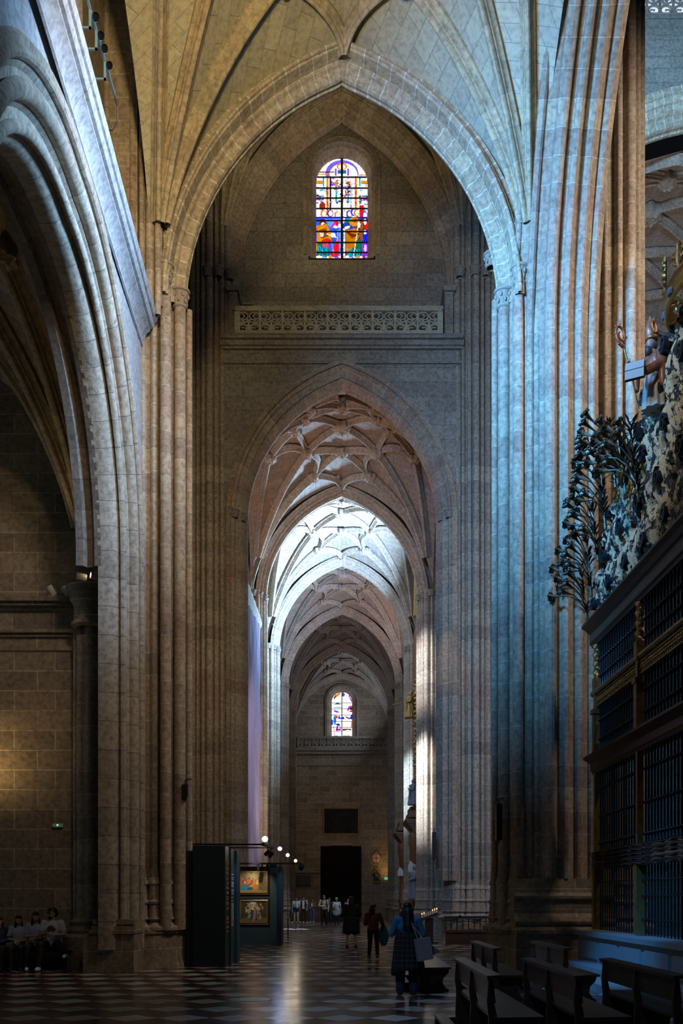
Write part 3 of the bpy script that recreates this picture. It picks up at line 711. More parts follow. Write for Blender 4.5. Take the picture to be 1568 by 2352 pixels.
def lancet(idx,wy,s,sill,spr,cv,s2,zs2,bars,depth=.55,bar=.035):
    """glass at wy, half width s; outer splay half width s2"""
    rise=s*1.0; top=spr+rise
    place=lambda u,v:(-s+2*s*u,wy,sill+(top-sill)*v)
    mask=lambda u,v: abs(-s+2*s*u)<s and (sill+(top-sill)*v) < spr+parc(-s+2*s*u,s,rise)+.02
    o=raster_mesh('window_%d'%idx,cv,place,GL,None,mask); tag(o,kind='structure')
    mb=MB()
    mb.box(-bar*1.2,bar*1.2,wy-.06,wy-.01,sill,top)
    for z in bars: 
        ww=s if z<spr else parc_inv(z-spr,s)
        mb.box(-ww,ww,wy-.05,wy-.015,z-bar*.6,z+bar*.6)
    mb.build('glazing_bar',M['black'],o)
    h=s2-s; prof=[(-.14,-.2),(-.16,-.1)]+roll(-.14,-.04,.06,180,340,4)+[(-.04,.04),(.0,.06)]+roll(.06,.10,.05,180,340,3)+[(.12,.13),(depth,h-.02),(depth+.02,h+.03),(depth+.3,h+.03)]
    pts=arch_pts(s2,s2,20,spr-sill+.1); mb=MB(); sweep(mb,[(a,wy-depth,spr+z+ (0)) for a,z in pts],prof,side=(0,1,0)); mb.face([(-s2,wy-depth,sill-.15),(s2,wy-depth,sill-.15),(s2,wy+.1,sill+.02),(-s2,wy+.1,sill+.02)])
    mb.build('window_frame',M['pier'],o,angle=35)
def parc_inv(z,s): return math.sqrt(max(s*s-z*z,0.0001))
GLS={}
lancet(1,38.0,1.0,26.38,29.45,big_glass(),1.28,0,[26.38+ (30.45-26.38)*t for t in (.10,.195,.30,.405,.52,.62,.715,.82)])
lancet(2,84.95,.88,15.75,18.7,small_glass(),1.25,0,[15.75+3.83*t for t in (.2,.34,.48,.62,.76)],bar=.03)
# end wall
mb=MB(); archwall(mb,lambda a,z,t:(a,84.4+t*1.2,z),-5.5,5.5,0,23,0,1.3,18.7,1.3,sill=15.65); tag(mb.build('wall_end',M['wall']),kind='structure')
mb=MB(); mb.box(-4.2,4.2,83.9,84.45,14.35,14.6); mb.box(-4.2,4.2,84.1,84.45,14.1,14.35); mb.box(-4.2,4.2,84.3,84.45,13.1,13.16); tag(mb.build('trim_8',M['wallup']),kind='structure')
# side walls of the aisle and transept, light tight
mb=MB(); mb.box(-6.2,-5.7,37,86,0,24); tag(mb.build('wall_left',M['wall']),kind='structure')
mb=MB(); mb.box(5.7,6.1,38,86,0,24); tag(mb.build('wall_right',M['wall']),kind='structure')
mb=MB(); mb.box(-15,-14.6,24,38,0,34); mb.box(-15,-5.7,37.6,38,0,34); tag(mb.build('wall_transept_left',M['wall']),kind='structure')

# ------------------------------------------------------------------ carved balustrades
def balustrade(label,x0,x1,y,z0,z1,n,mat,t=.12):
    e=empty('stone_balustrade',((x0+x1)/2,y,z0),0,label,'balustrade'); X0=x0-(x0+x1)/2
    H=z1-z0; W=(x1-x0)/n
    mb=MB(); mb.box(X0-.1,-X0+.1,-t*.8,t*.8,H-.14,H); mb.box(X0-.06,-X0+.06,-t,t,H-.19,H-.14); mb.build('top_rail',mat,e)
    mb=MB(); mb.box(X0-.1,-X0+.1,-t,t,0,.12); mb.build('bottom_rail',mat,e)
    base=None
    for k in range(n+1):
        mb=MB(); mb.box(-.035 if 0<k<n else -.1,.035 if 0<k<n else .1,-t*.7,t*.7,.12,H-.19)
        o=mb.build('upright',mat,e); o.location.x=X0+k*W
    a0=.12; h=H-.31; tr=None
    for k in range(n):
        if tr is None:
            mb=MB()
            def cur(pts,r): mb.tube([(x*W,0,a0+z*h) for x,z in pts],[r*1.35]*len(pts),6)
            def circ(cx,cz,rx,rz,a,b,m=12): return [(cx+rx*math.cos(math.radians(a+(b-a)*i/m)),cz+rz*math.sin(math.radians(a+(b-a)*i/m))) for i in range(m+1)]
            for sx in (-1,1):
                F=lambda P:[(sx*x,z) for x,z in P]
                cur(F(circ(.25,.80,.22,.19,0,360,16)),.026); cur(F(circ(.27,.19,.20,.18,0,360,16)),.026)
                cur(F([(.02,.02),(.02,.5),(.03,.6),(.12,.66)]),.026); cur(F([(.02,.55),(.18,.47),(.38,.40),(.46,.25)]),.028)
                cur(F([(.02,.25),(.08,.33),(.2,.38)]),.024); cur(F([(.28,.92),(.18,.80),(.30,.66),(.22,.5)]),.026)
                cur(F([(.46,.6),(.38,.55),(.34,.45)]),.024); cur(F([(.10,.1),(.16,.22),(.28,.2)]),.022); cur(F(circ(.37,.58,.09,.10,0,360,10)),.02)
                for (x,z) in ((.18,.80),(.28,.2),(.30,.66),(.2,.38)): mb.ball((sx*x*W,0,a0+z*h),.035,.045,.035,n=4)
            tr=mb.build('tracery',mat,e,angle=60); o=tr
        else:
            o=tr.copy(); COL.objects.link(o); o.parent=e
        o.location.x=X0+(k+.5)*W
    return e
balustrade('pierced stone balcony balustrade under the large stained glass window',-3.85,3.62,35.98,22.42,23.45,9,M['web'])
balustrade('distant pierced stone balustrade under the small stained glass window',-3.75,3.85,84.0,14.6,15.6,12,M['wallup'])

# ------------------------------------------------------------------ near left wall: big chapel arch, cornice, clerestory
XW=lambda y:-4.70+(22.8-y)*0.022
mb=MB(); archwall(mb,lambda a,z,t:(XW(a)-t*.6,a,z),8.5,23.0,0.0,15.05,17.0,5.5,9.2,5.1); tag(mb.build('wall_left_arcade',M['plaster']),kind='structure')
profL=[(.02,-.34),(.10,-.26),(.08,-.18)]+roll(.04,-.09,.08,120,-60,5)+[(.0,.01),(-.07,.07),(-.09,.16)]+roll(-.06,.30,.14,120,-70,7)+[(-.13,.46),(-.20,.50),(-.22,.62)]+roll(-.20,.72,.09,110,-90,6)+[(-.33,.84),(-.42,.90),(-.55,.92),(-.7,.92)]
mb=MB(); pts=arch_pts(5.5,5.1,30,8.7)
for i,(a,z) in enumerate(pts): pass
sweep(mb,[(XW(17-a)+.0,17-a,9.2+z) for a,z in pts],profL,side=(1,0,0)); o=mb.build('trim_21',M['jamb'],angle=35); tag(o,kind='structure')
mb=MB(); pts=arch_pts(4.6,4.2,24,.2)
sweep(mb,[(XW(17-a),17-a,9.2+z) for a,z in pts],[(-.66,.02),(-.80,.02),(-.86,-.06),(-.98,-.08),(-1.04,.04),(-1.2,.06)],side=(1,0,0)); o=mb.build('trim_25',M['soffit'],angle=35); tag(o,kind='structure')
mb=MB(); mb.box(-5.75,-4.62,21.66,22.9,0,.86); mb.box(-5.6,-4.6,21.62,22.9,.86,.93)
for z,d in ((1.0,.06),(1.15,.03)): mb.box(-5.5-d,-4.64+d*.5,21.7-d,22.8,z-.08,z+.03)
mb.box(-5.5,-4.62,21.72,22.8,.9,1.12); tag(mb.build('trim_26',M['wall']),kind='structure')
# sloping cornice: profile along the wall
def along(mb,prof,y0,y1,z0,dx=0):
    rows=[];us=[];L=0
    for i,(d,z) in enumerate(prof):
        if i: L+=math.hypot(d-prof[i-1][0],z-prof[i-1][1])
        rows.append([(XW(y)+d+dx*(22.8-y),y,z0+z) for y in (y1,(y0+y1)/2,y0)]); us.append([(y,L) for y in (y1,(y0+y1)/2,y0)])
    mb.grid(rows,us)
mb=MB(); along(mb,[(0,-.42),(.04,-.40),(.04,-.34),(.02,-.30),(.05,-.22),(.12,-.10),(.2,-.04),(.2,.0),(.26,.02),(.30,.10),(.30,.14),(.34,.16),(.37,.26),(.37,.32),(-.9,.36)],8.5,22.9,15.0,dx=.012); o=mb.build('trim_22',M['plaster'],angle=40); tag(o,kind='structure')
mb=MB(); mb.box(-6.6,-5.5,8.5,19.2,15,26); mb.box(-6.6,-5.5,20.7,22.8,15,26); mb.box(-6.6,-5.5,19.2,20.7,15,18.3); tag(mb.build('wall_left_clerestory',M['pier']),kind='structure')
mb=MB(); mb.box(-6.3,-6.25,19.2,20.7,18.3,26); o=mb.build('window_3',simple('daylight_glass',(.5,.6,.7),0.3,emit=(.55,.75,1.0),es=1.2)); tag(o,kind='structure')
mb=MB()
for y in (19.2,19.6,20.05,20.5): mb.box(-6.24,-6.14,y,y+.05,18.3,26)
mb.build('glazing_bar',M['pier'],o)
# chapel beyond the arch
mb=MB(); mb.box(-13,-5.75,23.25,23.8,0,17); tag(mb.build('wall_chapel_back',M['wall']),kind='structure')
mb=MB(); mb.box(-13.3,-13,8,23.8,0,17); tag(mb.build('wall_chapel_left',M['wall']),kind='structure')
VC=Vault(-12.2,-5.9,11.2,23.3,8.9,5.6,.8); oc=VC.web(M['web2'],name='ceiling'); VC.ribs(M['rib'],oc,.2,.36,.955)
mb=MB()
for z,d,h in ((8.62,.42,.10),(8.54,.34,.08),(8.46,.22,.08),(8.02,.14,.44),(7.94,.20,.07),(7.86,.12,.06),(7.55,.05,.3)): mb.box(-13,-6.1,23.25-d,23.3,z,z+h)
tag(mb.build('trim_23',M['wall']),kind='structure')
e=empty('engaged_column',(-5.95,23.0,0),0,'moulded round capital on a slim engaged column at the chapel corner','column')
mb=MB(); mb.lathe([(.30,8.0),(.42,8.05),(.42,8.12),(.36,8.16),(.36,8.5),(.38,8.55),(.46,8.66),(.46,8.72),(.53,8.82),(.55,8.95),(.45,8.97),(0,8.98)],n=32); mb.build('capital',M['arch'],e,angle=35)
mb=MB()
for (x,y,r) in ((-.18,0,.13),(.08,-.1,.15),(.3,.05,.1),(-.33,.12,.09),(-.05,-.02,.12)): mb.tube([(x,y,.9),(x,y,8.05)],r,14,cap=False)
mb.build('shafts',M['pier'],e,smooth=True)
mb=MB(); mb.lathe([(.62,0),(.60,.75),(.5,.82),(.52,.9),(.44,1.0),(.46,1.1),(.3,1.2)],n=24); mb.build('base',M['wall'],e,angle=35)
# ------------------------------------------------------------------ right arcade arch towards the presbytery
profR=[(-1.0,-.5),(-1.0,.0)]+roll(-.93,.05,.07,180,20,4)+[(-.82,.12),(-.72,.16)]+roll(-.62,.24,.09,200,0,5)+[(-.5,.24),(-.42,.34),(-.34,.36)]+roll(-.2,.50,.13,200,-20,6)+[(-.02,.42),(.06,.44)]+roll(.16,.48,.09,200,-20,5)+[(.3,.38),(.4,.34)]+roll(.5,.34,.10,190,0,5)+[(.66,.26),(.74,.2)]+roll(.84,.16,.09,190,0,5)+[(1.0,.1),(1.05,.0),(1.05,-.5)]
mb=MB(); pts=arch_pts(7.0,8.6,26,12.4)
sweep(mb,[(5.05,16.2-a,14.5+z) for a,z in pts],profR,side=(1,0,0)); o=mb.build('trim_24',M['pier'],angle=35); tag(o,kind='structure')
BP=[(0,0),(0,.80),(-.04,.84),(-.04,.92),(.08,.98),(.16,1.0),(.11,1.05),(.10,1.11),(.15,1.16),(.22,1.22),(.28,1.3),(.28,1.6),(.24,1.64),(.24,1.7),(.32,1.78),(.38,2.1),(1.2,2.12),(1.2,0)]
mb=MB(); mb.prism([(22.28+y,z) for y,z in BP],lambda p,q:(3.98,p,q),lambda p,q:(6.3,p,q)); tag(mb.build('trim_27',M['wall']),kind='structure')
# ------------------------------------------------------------------ nave beyond: crossing arch, balustrade, vaults
V,o=bay('ceiling',5.8,21.5,38.2,48.5,23.4,7.6,1.3,M['web2'],M['rib2'],.22,.42,.95)
V,o=bay('ceiling',5.8,21.5,49.5,60,23.4,7.6,1.3,M['web2'],M['rib2'],.22,.42,.95)
arch_thing('trim_30',M['arch'],37.4,s=7.0,rise=8.0,w=.8,h=.9,sp=23.2,xc=13.6)
arch_thing('trim_31',M['rib2'],49,s=7.0,rise=7.4,w=.5,h=.6,sp=23.2,xc=13.6)
mb=MB(); archwall(mb,lambda a,z,t:(a,36.9+t*1.2,z),5.5,22,23,34.4,13.6,7.8,23.2,8.8); tag(mb.build('wall_crossing_arch',M['wallup']),kind='structure')
mb=MB()
for z,d,h in ((33.4,.15,.12),(34.2,.25,.15),(34.4,.4,.15),(34.6,.3,.2)): mb.box(5.5,22,36.9-d,37.2,z,z+h)
tag(mb.build('trim_32',M['wallup']),kind='structure')
balustrade('pierced stone balustrade at the very top right edge, backed by bright windows',9.0,18.0,36.8,34.85,36.1,9,M['web2'])
mb=MB(); mb.box(5.5,22,39.2,39.3,34,40); o=mb.build('window_4',simple('lantern_daylight_glass',(.6,.65,.7),.4,emit=(.75,.85,1),es=1.0)); tag(o,kind='structure')
mb=MB(); mb.box(5.5,22,60.2,60.8,0,33); tag(mb.build('wall_nave_end',M['wall']),kind='structure')
mb=MB(); mb.box(21.5,22,20,61,0,33); tag(mb.build('wall_nave_right',M['wall']),kind='structure')
# ------------------------------------------------------------------ gilded iron screen on a stone base (right)
RX=5.72
sc=empty('iron_choir_screen',(RX,17.5,0),0,'tall black and gilt iron screen with scrolled crest standing along the right edge','screen')
def rb(mb,x0,x1,y0,y1,z0,z1): mb.box(x0,x1,y0-17.5,y1-17.5,z0,z1)
YA,YB=12.2,21.95
def alongy(mb,prof,y0,y1,z,both=True):
    pr=[(-d,zz) for d,zz in prof]
    rows=[[(d,y-17.5,z+zz) for y in (y0,y1)] for d,zz in pr]; us=[[(y,i*.1) for y in (y0,y1)] for i in range(len(pr))]
    mb.grid(rows,us)
    for y in (y0,y1): mb.face([(d,y-17.5,z+zz) for d,zz in pr])
mb=MB(); alongy(mb,[(-.2,0),(.06,0),(.08,.05),(.12,.08),(.12,.3),(.16,.33),(.22,.40),(.30,.44),(.30,.50),(.24,.52),(-.2,.54)],YA,YB+.12,7.3); mb.build('top_cornice',M['black'],sc)
mb=MB(); alongy(mb,[(.1,.09),(.125,.10),(.125,.28),(.1,.29)],YA,YB,7.3); alongy(mb,[(.23,.395),(.315,.44),(.315,.46),(.23,.47)],YA,YB,7.3); mb.build('gilt_frieze',simple('gilt_frieze_metal',(.16,.12,.09),.5,.6,noise=.8,nscale=22),sc)
mb=MB(); alongy(mb,[(-.2,0),(.05,0),(.08,.06),(.10,.08),(.10,.22),(.16,.27),(.26,.33),(.26,.38),(-.2,.40)],YA,YB+.14,4.45); mb.build('middle_cornice',simple('dark_gilt',(.09,.055,.03),.45,.7,noise=.6,nscale=12),sc)
GI=M['gold']
def twist(mb,z0,z1,y,r):
    n=40; rows=[];us=[]
    for i in range(n+1):
        z=z0+(z1-z0)*i/n; row=[]
        for k in range(13):
            a=2*PI*k/12; rr=r*(1+.28*math.cos(2*(a+z*16))); row.append((rr*math.cos(a)-.04,y-17.5+rr*math.sin(a),z))
        rows.append(row); us.append([(k,i) for k in range(13)])
    mb.grid(rows,us)
for y in (21.75,18.62,15.5,12.4):
    mb=MB(); twist(mb,6.55,7.3,y,.07)
    for (z0,z1,h) in ((6.2,6.55,.085),(4.85,5.75,.09),(5.75,5.85,.12),(5.85,6.2,.06),(2.65,4.45,.06),(.95,2.3,.09)): rb(mb,-.04-h,-.04+h,y-h,y+h,z0,z1)
    o=mb.build('gilt_post',GI,sc)
# spindles
def spindle(z0,z1,r,knobs):
    mb=MB(); pr=[(r*1.6,z0),(r*1.6,z0+.05),(r,z0+.08)]
    for k in knobs: z=z0+(z1-z0)*k; pr+=[(r,z-.035),(r*2.3,z-.02),(r*2.5,z),(r*2.3,z+.02),(r,z+.035)]
    pr+=[(r,z1-.08),(r*1.6,z1-.05),(r*1.6,z1)]
    mb.lathe(pr,n=8); return mb
ys=[21.75-.178*k for k in range(1,54)]
ys=[y for y in ys if min(abs(y-q) for q in (21.75,18.62,15.5,12.4))>.1]
vis=[y for y in ys if y>16.0]; hid=[y for y in ys if y<=16.0]
tot=0
for (z0,z1,r,kn,nm) in ((6.28,7.3,.026,(.28,.62),'bar'),(4.85,5.9,.026,(.3,.7),'bar'),(2.65,4.45,.022,(.12,.45,.8),'bar')):
    p=None
    for y in vis:
        if p is None: p=o=spindle(z0,z1,r,kn).build(nm,M['iron'],sc,angle=50)
        else: o=p.copy(); COL.objects.link(o); o.parent=sc
        o.location=(0,y-17.5,0); tot+=1
mb=MB()
for y in hid:
    for (z0,z1,r) in ((6.28,7.3,.026),(4.85,5.9,.026),(2.65,4.45,.022)): mb.tube([(0,y-17.5,z0),(0,y-17.5,z1)],r,6,cap=False)
for y in ys: mb.tube([(0,y-17.5,.95),(0,y-17.5,2.3)],.020,6,cap=False)
tag(mb.build('lower_bars',M['iron'],sc),kind='stuff')
mb=MB()
for z in (1.25,1.7,2.0): mb.tube([(-.02,YA-17.5,z),(-.02,YB-17.5,z)],.014,6)
mb.build('cross_rail',M['iron'],sc)
# gilt baluster rail between the upper tiers and moulded band
mb=MB(); mb.tube([(-.05,YA-17.5,6.24),(-.05,YB-17.5,6.24)],.055,8)
for k in range(90): mb.ball((-.05,YA-17.5+.11*k,6.24),.075,.05,.075,n=4)
mb.build('beaded_rail',simple('dull_gilt',(.26,.2,.12),.4,.8,noise=.5,nscale=9),sc)
mb=MB()
for k in range(88):
    y=YA+.11*k; mb.lathe([(.018,5.92),(.03,5.98),(.018,6.02),(.04,6.08),(.018,6.14),(.03,6.18)],c=(-.02,y-17.5,0),n=6)
for z in (5.92,6.02,6.15): rb(mb,-.06,.02,YA,YB,z-.012,z+.012)
tag(mb.build('baluster_row',GI,sc),kind='stuff')
mb=MB()
def wavy(mb,z,r,amp=.03):
    mb.tube([(-.12-amp*math.sin(k*.9),YA-17.5+.1*k,z+.012*math.sin(k*1.1)) for k in range(98)],r,6)
for z,r in ((2.32,.03),(2.40,.02),(2.50,.025),(2.58,.03),(2.66,.02)): wavy(mb,z,r)
rb(mb,-.1,.1,YA,YB,2.28,2.68); mb.build('moulded_band',simple('polished_iron',(.03,.045,.055),.3,.8),sc)
# crest
CRM=simple('weathered_crest_metal',(.20,.19,.14),.5,.35,noise=.3,nscale=9)
def mottled():
    m,nt,b=newmat('flaking_gilt_sheet'); N=nt.nodes.new; tc=N('ShaderNodeTexCoord'); nz=N('ShaderNodeTexNoise'); nz.inputs['Scale'].default_value=4.5; nz.inputs['Detail'].default_value=6; nz.inputs['Roughness'].default_value=.7
    nt.links.new(tc.outputs['Object'],nz.inputs[0]); rp=N('ShaderNodeValToRGB'); rp.color_ramp.interpolation='CONSTANT'; e=rp.color_ramp.elements; e[0].color=(.008,.01,.014,1); e[1].position=.5; e[1].color=(.55,.48,.30,1)
    nt.links.new(nz.outputs['Fac'],rp.inputs[0]); nt.links.new(rp.outputs[0],b.inputs['Base Color']); b.inputs['Roughness'].default_value=.5; return m
MOT=mottled(); BLI=simple('dark_scroll_metal',(.03,.05,.07),.4,.5)
def spiral(cy,cz,R,turns,dirn,a0,w,mb,x=0,t=.03):
    pts=[]; n=int(26*turns)
    for i in range(n+1):
        a=a0+dirn*2*PI*turns*i/n; r=R*(1-.82*i/n); pts.append((cy+r*math.cos(a),cz+r*math.sin(a)))
    rows=[];us=[]
    for i,(y,z) in enumerate(pts):
        a=a0+dirn*2*PI*turns*i/n; ry,rz=math.cos(a)*t,math.sin(a)*t
        rows.append([(x-w,y+ry,z+rz),(x+w,y+ry,z+rz),(x+w,y-ry,z-rz),(x-w,y-ry,z-rz),(x-w,y+ry,z+rz)]); us.append([(k,i*.1) for k in range(5)])
    mb.grid(rows,us)
def cblade(mb,cy,cz,hy,hz,ang,x,depth=.07):
    """leaf shaped embossed plate"""
    n=14; ca,sa=math.cos(ang),math.sin(ang); out=[]
    for sgn in (1,-1):
        for i in range(n+1):
            t=i/n; ww=hy*math.sin(PI*t)**.7*(1+.18*math.sin(t*22+sgn)); out.append((sgn*ww, -hz+2*hz*t))
    L=out[:n+1]; Rr=out[n+1:]
    rows=[];us=[]
    for i in range(n+1):
        row=[]
        for q,dx in ((1,0),(.6,-depth),(0,-depth*.6),(-.6,-depth),(-1,0),(-.6,.02),(.6,.02),(1,0)):
            a=abs(L[i][0])*q; b=L[i][1]; row.append((x+dx*math.sin(PI*i/n), cy+a*ca-b*sa, cz+a*sa+b*ca))
        rows.append(row); us.append([(k*.1,i*.1) for k in range(8)])
    mb.grid(rows,us)
rnd=random.Random(5)
def crestz(y):  # top outline of the crest
    pts=[(21.95,8.2),(21.4,8.9),(20.6,9.9),(19.8,10.5),(19.0,10.8),(18.3,10.9),(17.4,11.4),(16.2,11.7),(12,11.7)]
    for (a,za),(b,zb) in zip(pts,pts[1:]):
        if b<=y<=a: return za+(zb-za)*(a-y)/(a-b)
    return 8
y=21.75; k=0
while y>15.2:
    w=.56+.06*(k%2); top=crestz(y-w/2)-.3; z=7.95; j=0
    while z<top:
        h=min(.85,max(.4,top-z)); cy=y-w/2-17.5; mbs=MB()
        if (k+j)%2==0: spiral(cy+.12*(-1)**j,z+h*.42,w*.27,1.6,1 if (k+j)%2 else -1,PI/2*(j%4),.055,mbs,x=-.14,t=.022); mbs.build('crest_scroll',BLI,sc)
        for (dy,dz,hy,an,x_,dd) in ((-.26,.55,.30,.25*(1 if (k+j)%2 else -1),.0,.16),(.28,.45,.24,-.25,-.04,.10)):
            mbp=MB(); cblade(mbp,cy+w*dy,z+h*dz,w*hy,h*.56,an,x_,dd); mbp.build('crest_leaf_plate',MOT,sc)
        z+=h*.92; j+=1
    y-=w; k+=1
# lily sprays
LM=simple('bronze_lily',(.10,.085,.06),.42,.75,noise=.4,nscale=11)
def lily(mb,base,tip,r=.055):
    b=Vector(base); t=Vector(tip); d=t-b; mid=b+d*.55+Vector((0,0,.10*d.length+.05)); pts=[b,b+(mid-b)*.5+Vector((0,0,.05)),mid,b+d*.82+Vector((0,0,.06*d.length)),t]
    mb.tube(pts,[.014,.014,.013,.024,.04],6,cap=False)
    ax=(t-pts[3]).normalized(); q=ax.to_track_quat('Z','Y').to_matrix()
    mb.lathe([(.022,-.14),(.032,-.06),(.05,.03),(.085,.08),(.12,.08),(.08,.085),(.0,.03)],c=t,n=8,M=q)
    for k in range(5):
        a=2*PI*k/5; mb.ball(t+q@Vector((.085*math.cos(a),.085*math.sin(a),.085)),.03,.03,.045,n=3,M=q)
def spray(base,h,lean,n,seed):
    r=random.Random(seed); mb=MB(); b=Vector(base); top=b+Vector((lean[0],lean[1],h))
    def P(t): return b+(top-b)*t+Vector((0,0,0))
    mb.tube([P(0),P(.3),P(.6),P(1)],[.035,.03,.022,.012],7)
    for i in range(n):
        t=.30+.70*i/n; a=r.uniform(-1,1); L=r.uniform(.5,.8)*(1.1-t*.4)
        tip=P(t)+Vector((-.75*L+.2*L*a, L*(1 if i%2 else -.5)*.7, L*.30)); lily(mb,P(t*.55),tip)
    for i in range(n*9):
        t=r.uniform(.05,1); p=P(t); a=r.uniform(0,2*PI); L=r.uniform(.14,.28); v=Vector((math.cos(a)*L*.7,math.sin(a)*L,L*.8)); s=Vector((-math.sin(a),math.cos(a),0))*.022
        m=p+v*.6+Vector((0,0,-.02)); mb.face([p-s*.5,p+s*.5,m+s,m-s]); mb.face([m-s,m+s,p+v+Vector((v.x*.2,v.y*.2,-.05))])
    return mb.build('lily_spray',LM,sc)
for i,(yy,zz,h,ly,n) in enumerate(((21.9,7.9,1.25,.15,8),(21.5,8.3,1.45,.1,9),(20.95,8.9,1.5,.15,9),(20.35,9.35,1.6,.1,9),(19.6,9.9,1.4,.2,9),(18.9,9.4,1.35,.1,9),(18.1,9.0,1.6,.2,8))):
    spray((-.22,yy-17.5,zz),h,(-.10,ly),n,60+i)
# small flower rosettes
mb=MB()
for (y,z) in ((18.6,9.75),(18.85,9.45),(18.0,9.2)):
    c=Vector((-.38,y-17.5,z))
    for q in range(9):
        a=2*PI*q/9; mb.ball(c+Vector((-.03,.11*math.cos(a),.11*math.sin(a))),.03,.05,.05,n=4)
    for q in range(6):
        a=2*PI*q/6; mb.ball(c+Vector((-.08,.045*math.cos(a),.045*math.sin(a))),.028,n=4)
mb.build('crest_rosette',M['gold'],sc)
# crown canopy with leaf finials
cr=empty('gilt_crown',(5.95,15.75,11.3),0,'gilded leaf crown topping the iron screen above the bishop figure','crown')
mb=MB(); R=.85; rows=[];us=[]
for (r,z) in ((R-.04,0),(R,.0),(R+.03,.04),(R,.08),(R-.02,.20),(R,.26),(R+.05,.3),(R+.02,.34),(R-.04,.34),(R-.04,0)):
    rows.append([(r*math.cos(2*PI*q/40)*.75,r*math.sin(2*PI*q/40)*1.25,z+.35*math.cos(2*PI*q/40+PI)*0) for q in range(41)]); us.append([(q*.1,z) for q in range(41)])
mb.grid(rows,us); mb.build('crown_ring',GI,cr,angle=40)
mb=MB()
for q in range(40):
    a=2*PI*q/40; 
    if q%4==0: mb=MB(); mb.ball((R*.77*math.cos(a),R*1.28*math.sin(a),.14),.05,.10,.07,n=4); mb.build('crown_jewel',M.setdefault('enam',simple('crown_blue_enamel',(.1,.18,.3),.4)),cr)
leafp=None
for q in range(10):
    a=2*PI*q/10+.3; big=q%2==0
    if leafp is None:
        mb=MB()
        for (cy,cz,hy,hz,an) in ((0,.28,.09,.28,0),(-.12,.2,.06,.16,.8),(.12,.2,.06,.16,-.8),(-.15,.36,.06,.13,1.0),(.15,.36,.06,.13,-1.0),(0,.5,.07,.12,0)): cblade(mb,cy,cz,hy,hz,an,0,.05)
        leafp=o=mb.build('crown_leaf',GI,cr)
    else: o=leafp.copy(); COL.objects.link(o); o.parent=cr
    o.location=(R*.76*math.cos(a),R*1.27*math.sin(a),.3); o.rotation_euler=(0,0,a-PI if False else a+PI); s=1.05 if big else .75; o.scale=(s,s,s)
# ------------------------------------------------------------------ stone base of the screen with steps
mb=MB(); mb.box(5.30,6.2,12,21.9,0,.84); mb.box(5.22,6.2,11.9,21.95,.84,.93)
for k in range(6):
    y0=21.5-1.5*k; mb.box(5.26,5.32,y0-1.25,y0,.38,.74)
mb.box(5.24,6.2,12,21.93,0,.18); mb.box(4.85,5.3,12,21.5,0,.30); mb.box(4.45,5.3,12,20.4,0,.15)
tag(mb.build('trim_28',simple('blue_grey_step_stone',(.20,.22,.24),.55,noise=.25,nscale=7)),kind='structure')
# ------------------------------------------------------------------ wooden pews
def pew(label,x,y0,y1,group='wooden pews on the right'):
    e=empty('wooden_pew',(x,(y0+y1)/2,0),0,label,'bench',group); L=(y1-y0)/2; D=M['darkwood']
    mb=MB(); mb.prism([(-.07,.82),(.06,.84),(.07,.87),(-.08,.86)],lambda a,b:(a,-L,b),lambda a,b:(a,L,b)); mb.build('top_rail',D,e)
    mb=MB(); mb.prism([(-.02,.58),(.02,.58),(-.01,.83),(-.04,.83)],lambda a,b:(a,-L+.05,b),lambda a,b:(a,L-.05,b)); mb.build('backrest',D,e)
    mb=MB(); mb.prism([(.0,.40),(.48,.42),(.50,.45),(.0,.44)],lambda a,b:(a,-L-.03,b),lambda a,b:(a,L+.03,b)); mb.build('seat',D,e)
    end=[(-.06,0),(.44,0),(.46,.05),(.40,.08),(.34,.16),(.36,.26),(.44,.34),(.46,.41),(.04,.41),(.0,.60),(-.01,.82),(-.05,.83),(-.07,.60),(-.05,.41),(-.06,.2)]
    p=None
    for yy in (-L+.08,-.02,L-.10):
        if p is None: mb=MB(); mb.prism(end,lambda a,b:(a,-.025,b),lambda a,b:(a,.025,b)); p=o=mb.build('end_panel',D,e)
        else: o=p.copy(); COL.objects.link(o); o.parent=e
        o.location.y=yy
    mb=MB(); mb.box(-.34,-.2,-L+.45,L-.1,.10,.14); mb.build('kneeler',D,e)
    mb=MB(); mb.box(-.34,-.02,-L+.5,-L+.57,0,.10); mb.box(-.34,-.02,L-.22,L-.15,0,.10); mb.build('kneeler_support',D,e)
    return e
pew('dark pew beside the long haired woman, shiny seat visible',1.42,17.0,19.9)
pew('front dark pew nearest the aisle at the bottom, blue sheen on its top rail',1.55,9.9,12.9)
pew('front dark pew in the middle column with warm brown seat corner',2.44,9.9,12.9)
pew('front dark pew farthest right, its top rail glinting brown',3.45,9.9,12.8)
pew('second row dark pew with the candle rail behind it, left of the blue pier',2.44,15.3,18.0)
pew('second row dark pew at the foot of the stone pier plinth',3.55,15.3,18.0)
